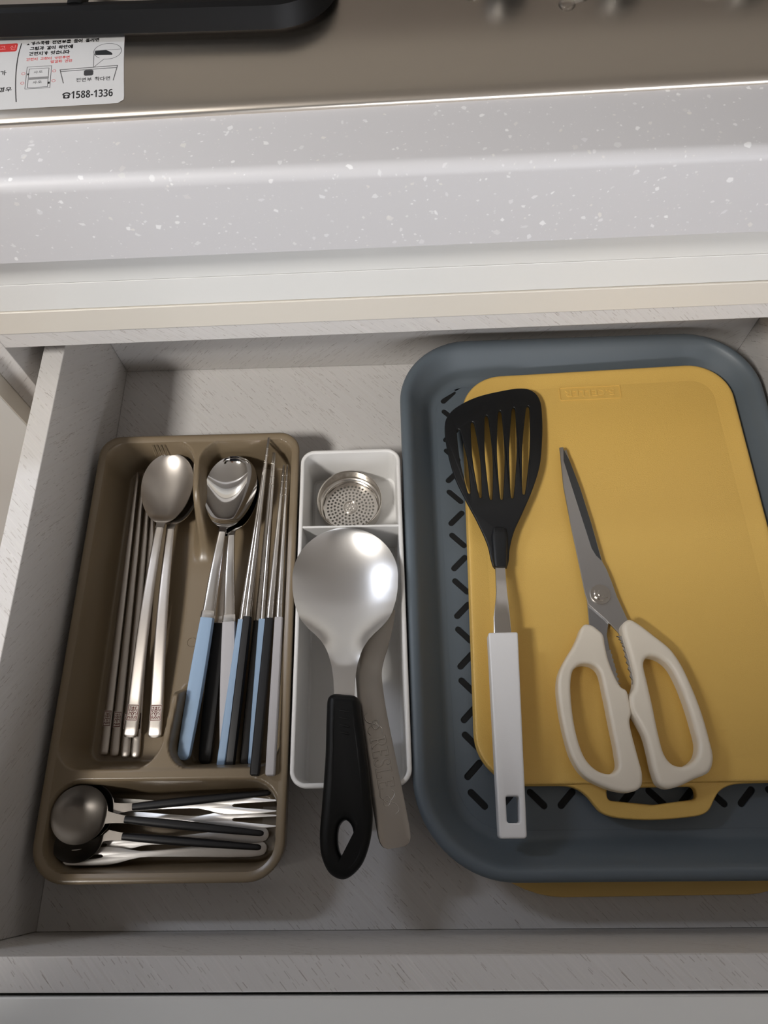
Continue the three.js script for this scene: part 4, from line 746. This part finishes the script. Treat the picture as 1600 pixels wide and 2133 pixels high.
{
  const px = -0.03, camQ = camera.quaternion, cp = (x, y, z) => new THREE.Vector3(x, y, z).applyQuaternion(camQ).add(camera.position).toArray();
  const P = thing('person', 'person in a dark sweater and trousers standing at the drawer, holding up a phone', 'person', [px, FLOOR_Y, 0.66]);
  const wristR = cp(0.098, -0.145, 0.05), elbowR = [px + 0.31, 0.47, 0.62], shR = [px + 0.175, 0.755, 0.67], shL = [px - 0.175, 0.755, 0.67], elbowL = [px - 0.235, 0.47, 0.70], wristL = [px - 0.22, 0.24, 0.65];
  const torso = [[px - 0.06, 0.31, 0.66, px - 0.05, 0.55, 0.652, 0.108, 0.10], [px + 0.06, 0.31, 0.66, px + 0.05, 0.55, 0.652, 0.108, 0.10], [px - 0.06, 0.55, 0.652, px - 0.085, 0.70, 0.665, 0.10, 0.09], [px + 0.06, 0.55, 0.652, px + 0.085, 0.70, 0.665, 0.10, 0.09], [...shL, ...shR, 0.052, 0.052]];
  const arms = [[...shR, ...elbowR, 0.05, 0.04], [...elbowR, ...wristR, 0.04, 0.027], [...shL, ...elbowL, 0.05, 0.04], [...elbowL, ...wristL, 0.04, 0.027]];
  const legs = [-1, 1].flatMap((s) => [[px + s * 0.085, 0.28, 0.675, px + s * 0.09, -0.14, 0.68, 0.088, 0.055], [px + s * 0.09, -0.14, 0.68, px + s * 0.095, -0.53, 0.71, 0.054, 0.034]]);
  const feet = [-1, 1].map((s) => [px + s * 0.095, -0.562, 0.72, px + s * 0.105, -0.574, 0.56, 0.036, 0.024]);
  const neck = [[px, 0.78, 0.67, px + 0.005, 0.86, 0.645, 0.055, 0.048]];
  const H = [px + 0.008, 0.935, 0.62];
  const skull = [[H[0], H[1] + 0.02, H[2] + 0.015, H[0], H[1] + 0.005, H[2] - 0.01, 0.078, 0.072], [H[0], H[1] - 0.03, H[2] - 0.025, H[0], H[1] - 0.075, H[2] - 0.045, 0.058, 0.034], [H[0], H[1] - 0.015, H[2] - 0.088, H[0], H[1] - 0.042, H[2] - 0.103, 0.007, 0.012], [H[0] - 0.018, H[1] - 0.07, H[2] - 0.086, H[0] + 0.018, H[1] - 0.07, H[2] - 0.086, 0.008, 0.008], ...[-1, 1].map((s) => [H[0] + s * 0.076, H[1] + 0.005, H[2] + 0.005, H[0] + s * 0.078, H[1] - 0.03, H[2], 0.012, 0.008])];
  const handR = [[...wristR, ...cp(0.083, -0.085, 0.022), 0.025, 0.02], [...cp(0.088, -0.1, 0.03), ...cp(0.074, -0.05, 0.012), 0.02, 0.014]];
  [-0.048, -0.066, -0.084, -0.101].forEach((y, i) => { const r = [0.0078, 0.0082, 0.008, 0.007][i], l = [0.05, 0.042, 0.044, 0.053][i]; handR.push([...cp(0.08, y, 0.016), ...cp(0.079, y, -0.002), 0.0095, r], [...cp(0.079, y, -0.002), ...cp(l, y + 0.004, -0.003), r, r * 0.85]); });
  handR.push([...cp(0.09, -0.115, 0.035), ...cp(0.076, -0.075, 0.03), 0.013, 0.010], [...cp(0.076, -0.075, 0.03), ...cp(0.055, -0.05, 0.0235), 0.0095, 0.0075]);
  const hL = (x, y, z) => [wristL[0] + x, wristL[1] + y, wristL[2] + z], handL = [[...wristL, ...hL(0.006, -0.075, -0.02), 0.025, 0.026], [...wristL, ...hL(0.006, -0.07, 0.012), 0.022, 0.018]];
  [-0.038, -0.016, 0.006, 0.026].forEach((z, i) => { const l = [0.034, 0.04, 0.037, 0.029][i]; handL.push([...hL(0.006, -0.085, z), ...hL(0.014, -0.085 - l, z - 0.004), 0.0088, 0.0078], [...hL(0.014, -0.085 - l, z - 0.004), ...hL(0.032, -0.085 - l * 1.7, z - 0.006), 0.0078, 0.0066]); });
  handL.push([...hL(0.01, -0.03, -0.025), ...hL(0.024, -0.065, -0.05), 0.013, 0.0095], [...hL(0.024, -0.065, -0.05), ...hL(0.034, -0.095, -0.052), 0.0092, 0.0075]);
  const skin = std({ color: 0xc99a7c, roughness: 0.55 });
  const mid = (a, b) => a.map((v, i) => (v + b[i]) / 2);
  wpart(P, 'body', merge([blob([...torso, ...arms, ...legs, ...feet, ...neck, [px, 0.86, 0.645, ...H, 0.048, 0.06]], [px + 0.05, 0.2, 0.6], [0.5, 0.84, 0.4], 110), blob(skull, H, [0.13, 0.15, 0.15], 80, 0.012), blob(handR, mid(wristR, cp(0.06, -0.06, 0)), [0.11, 0.11, 0.11], 76, 0.004), blob(handL, hL(0.01, -0.07, -0.01), [0.09, 0.12, 0.09], 70, 0.004)]), skin);
  const grow = (l, d) => l.map((b) => [...b.slice(0, 6), b[6] + d, b[7] + d]);
  wpart(P, 'sweater', blob([...grow(torso, 0.014), ...grow(arms, 0.011).map((b, i) => (i % 2 ? [...b.slice(0, 3), ...[0, 1, 2].map((j) => lerp(b[j], b[3 + j], 0.9)), b[6], b[7] + 0.004] : b))], [px + 0.05, 0.5, 0.6], [0.5, 0.45, 0.4], 100), std({ color: 0x2b2c33, roughness: 0.95 }));
  wpart(P, 'trousers', blob([...grow(legs, 0.014).map((b, i) => (i % 2 ? [...b.slice(0, 3), ...[0, 1, 2].map((j) => lerp(b[j], b[3 + j], 0.94)), b[6], b[7] + 0.012] : b)), [px - 0.06, 0.29, 0.665, px + 0.06, 0.29, 0.665, 0.118, 0.118]], [px, -0.05, 0.66], [0.3, 0.56, 0.24], 90), std({ color: 0x23252b, roughness: 0.95 }));
  wpart(P, 'hair', blob([[H[0], H[1] + 0.035, H[2] + 0.02, H[0], H[1] + 0.02, H[2] + 0.035, 0.08, 0.08], [H[0] - 0.05, H[1] + 0.02, H[2] + 0.04, H[0] - 0.055, H[1] - 0.12, H[2] + 0.05, 0.045, 0.035], [H[0] + 0.05, H[1] + 0.02, H[2] + 0.04, H[0] + 0.055, H[1] - 0.12, H[2] + 0.05, 0.045, 0.035], [H[0], H[1] + 0.01, H[2] + 0.06, H[0], H[1] - 0.13, H[2] + 0.065, 0.05, 0.04]], [H[0], H[1] - 0.02, H[2] + 0.03], [0.16, 0.2, 0.16], 70), std({ color: 0x17110d, roughness: 0.7 }));
  for (const s of [-1, 1]) {
    const e = wpart(P, 'eye', new THREE.SphereGeometry(0.011, 20, 14).translate(H[0] + s * 0.03, H[1] + 0.002, H[2] - 0.071), std({ color: 0xece6df, roughness: 0.2 }));
    part(e, 'iris', new THREE.SphereGeometry(0.0055, 16, 12).translate(H[0] + s * 0.03 - px, H[1] - 0.002 - FLOOR_Y, H[2] - 0.0775 - P.position.z), M.blackGloss);
  }
  const ph = thing('phone', 'black phone held over the drawer by the standing person', 'phone', cp(0.034, -0.05, 0.0115)); ph.quaternion.copy(camQ);
  part(ph, 'phone_body', new RoundedBoxGeometry(0.073, 0.158, 0.008, 4, 0.0035), M.blackGloss);
  part(ph, 'screen', slab(-0.033, 0.033, -0.074, 0.074, 0.0036, 0.0043, 0.0002), std({ color: 0x050505, roughness: 0.1 }));
}
renderer.render(scene, camera);
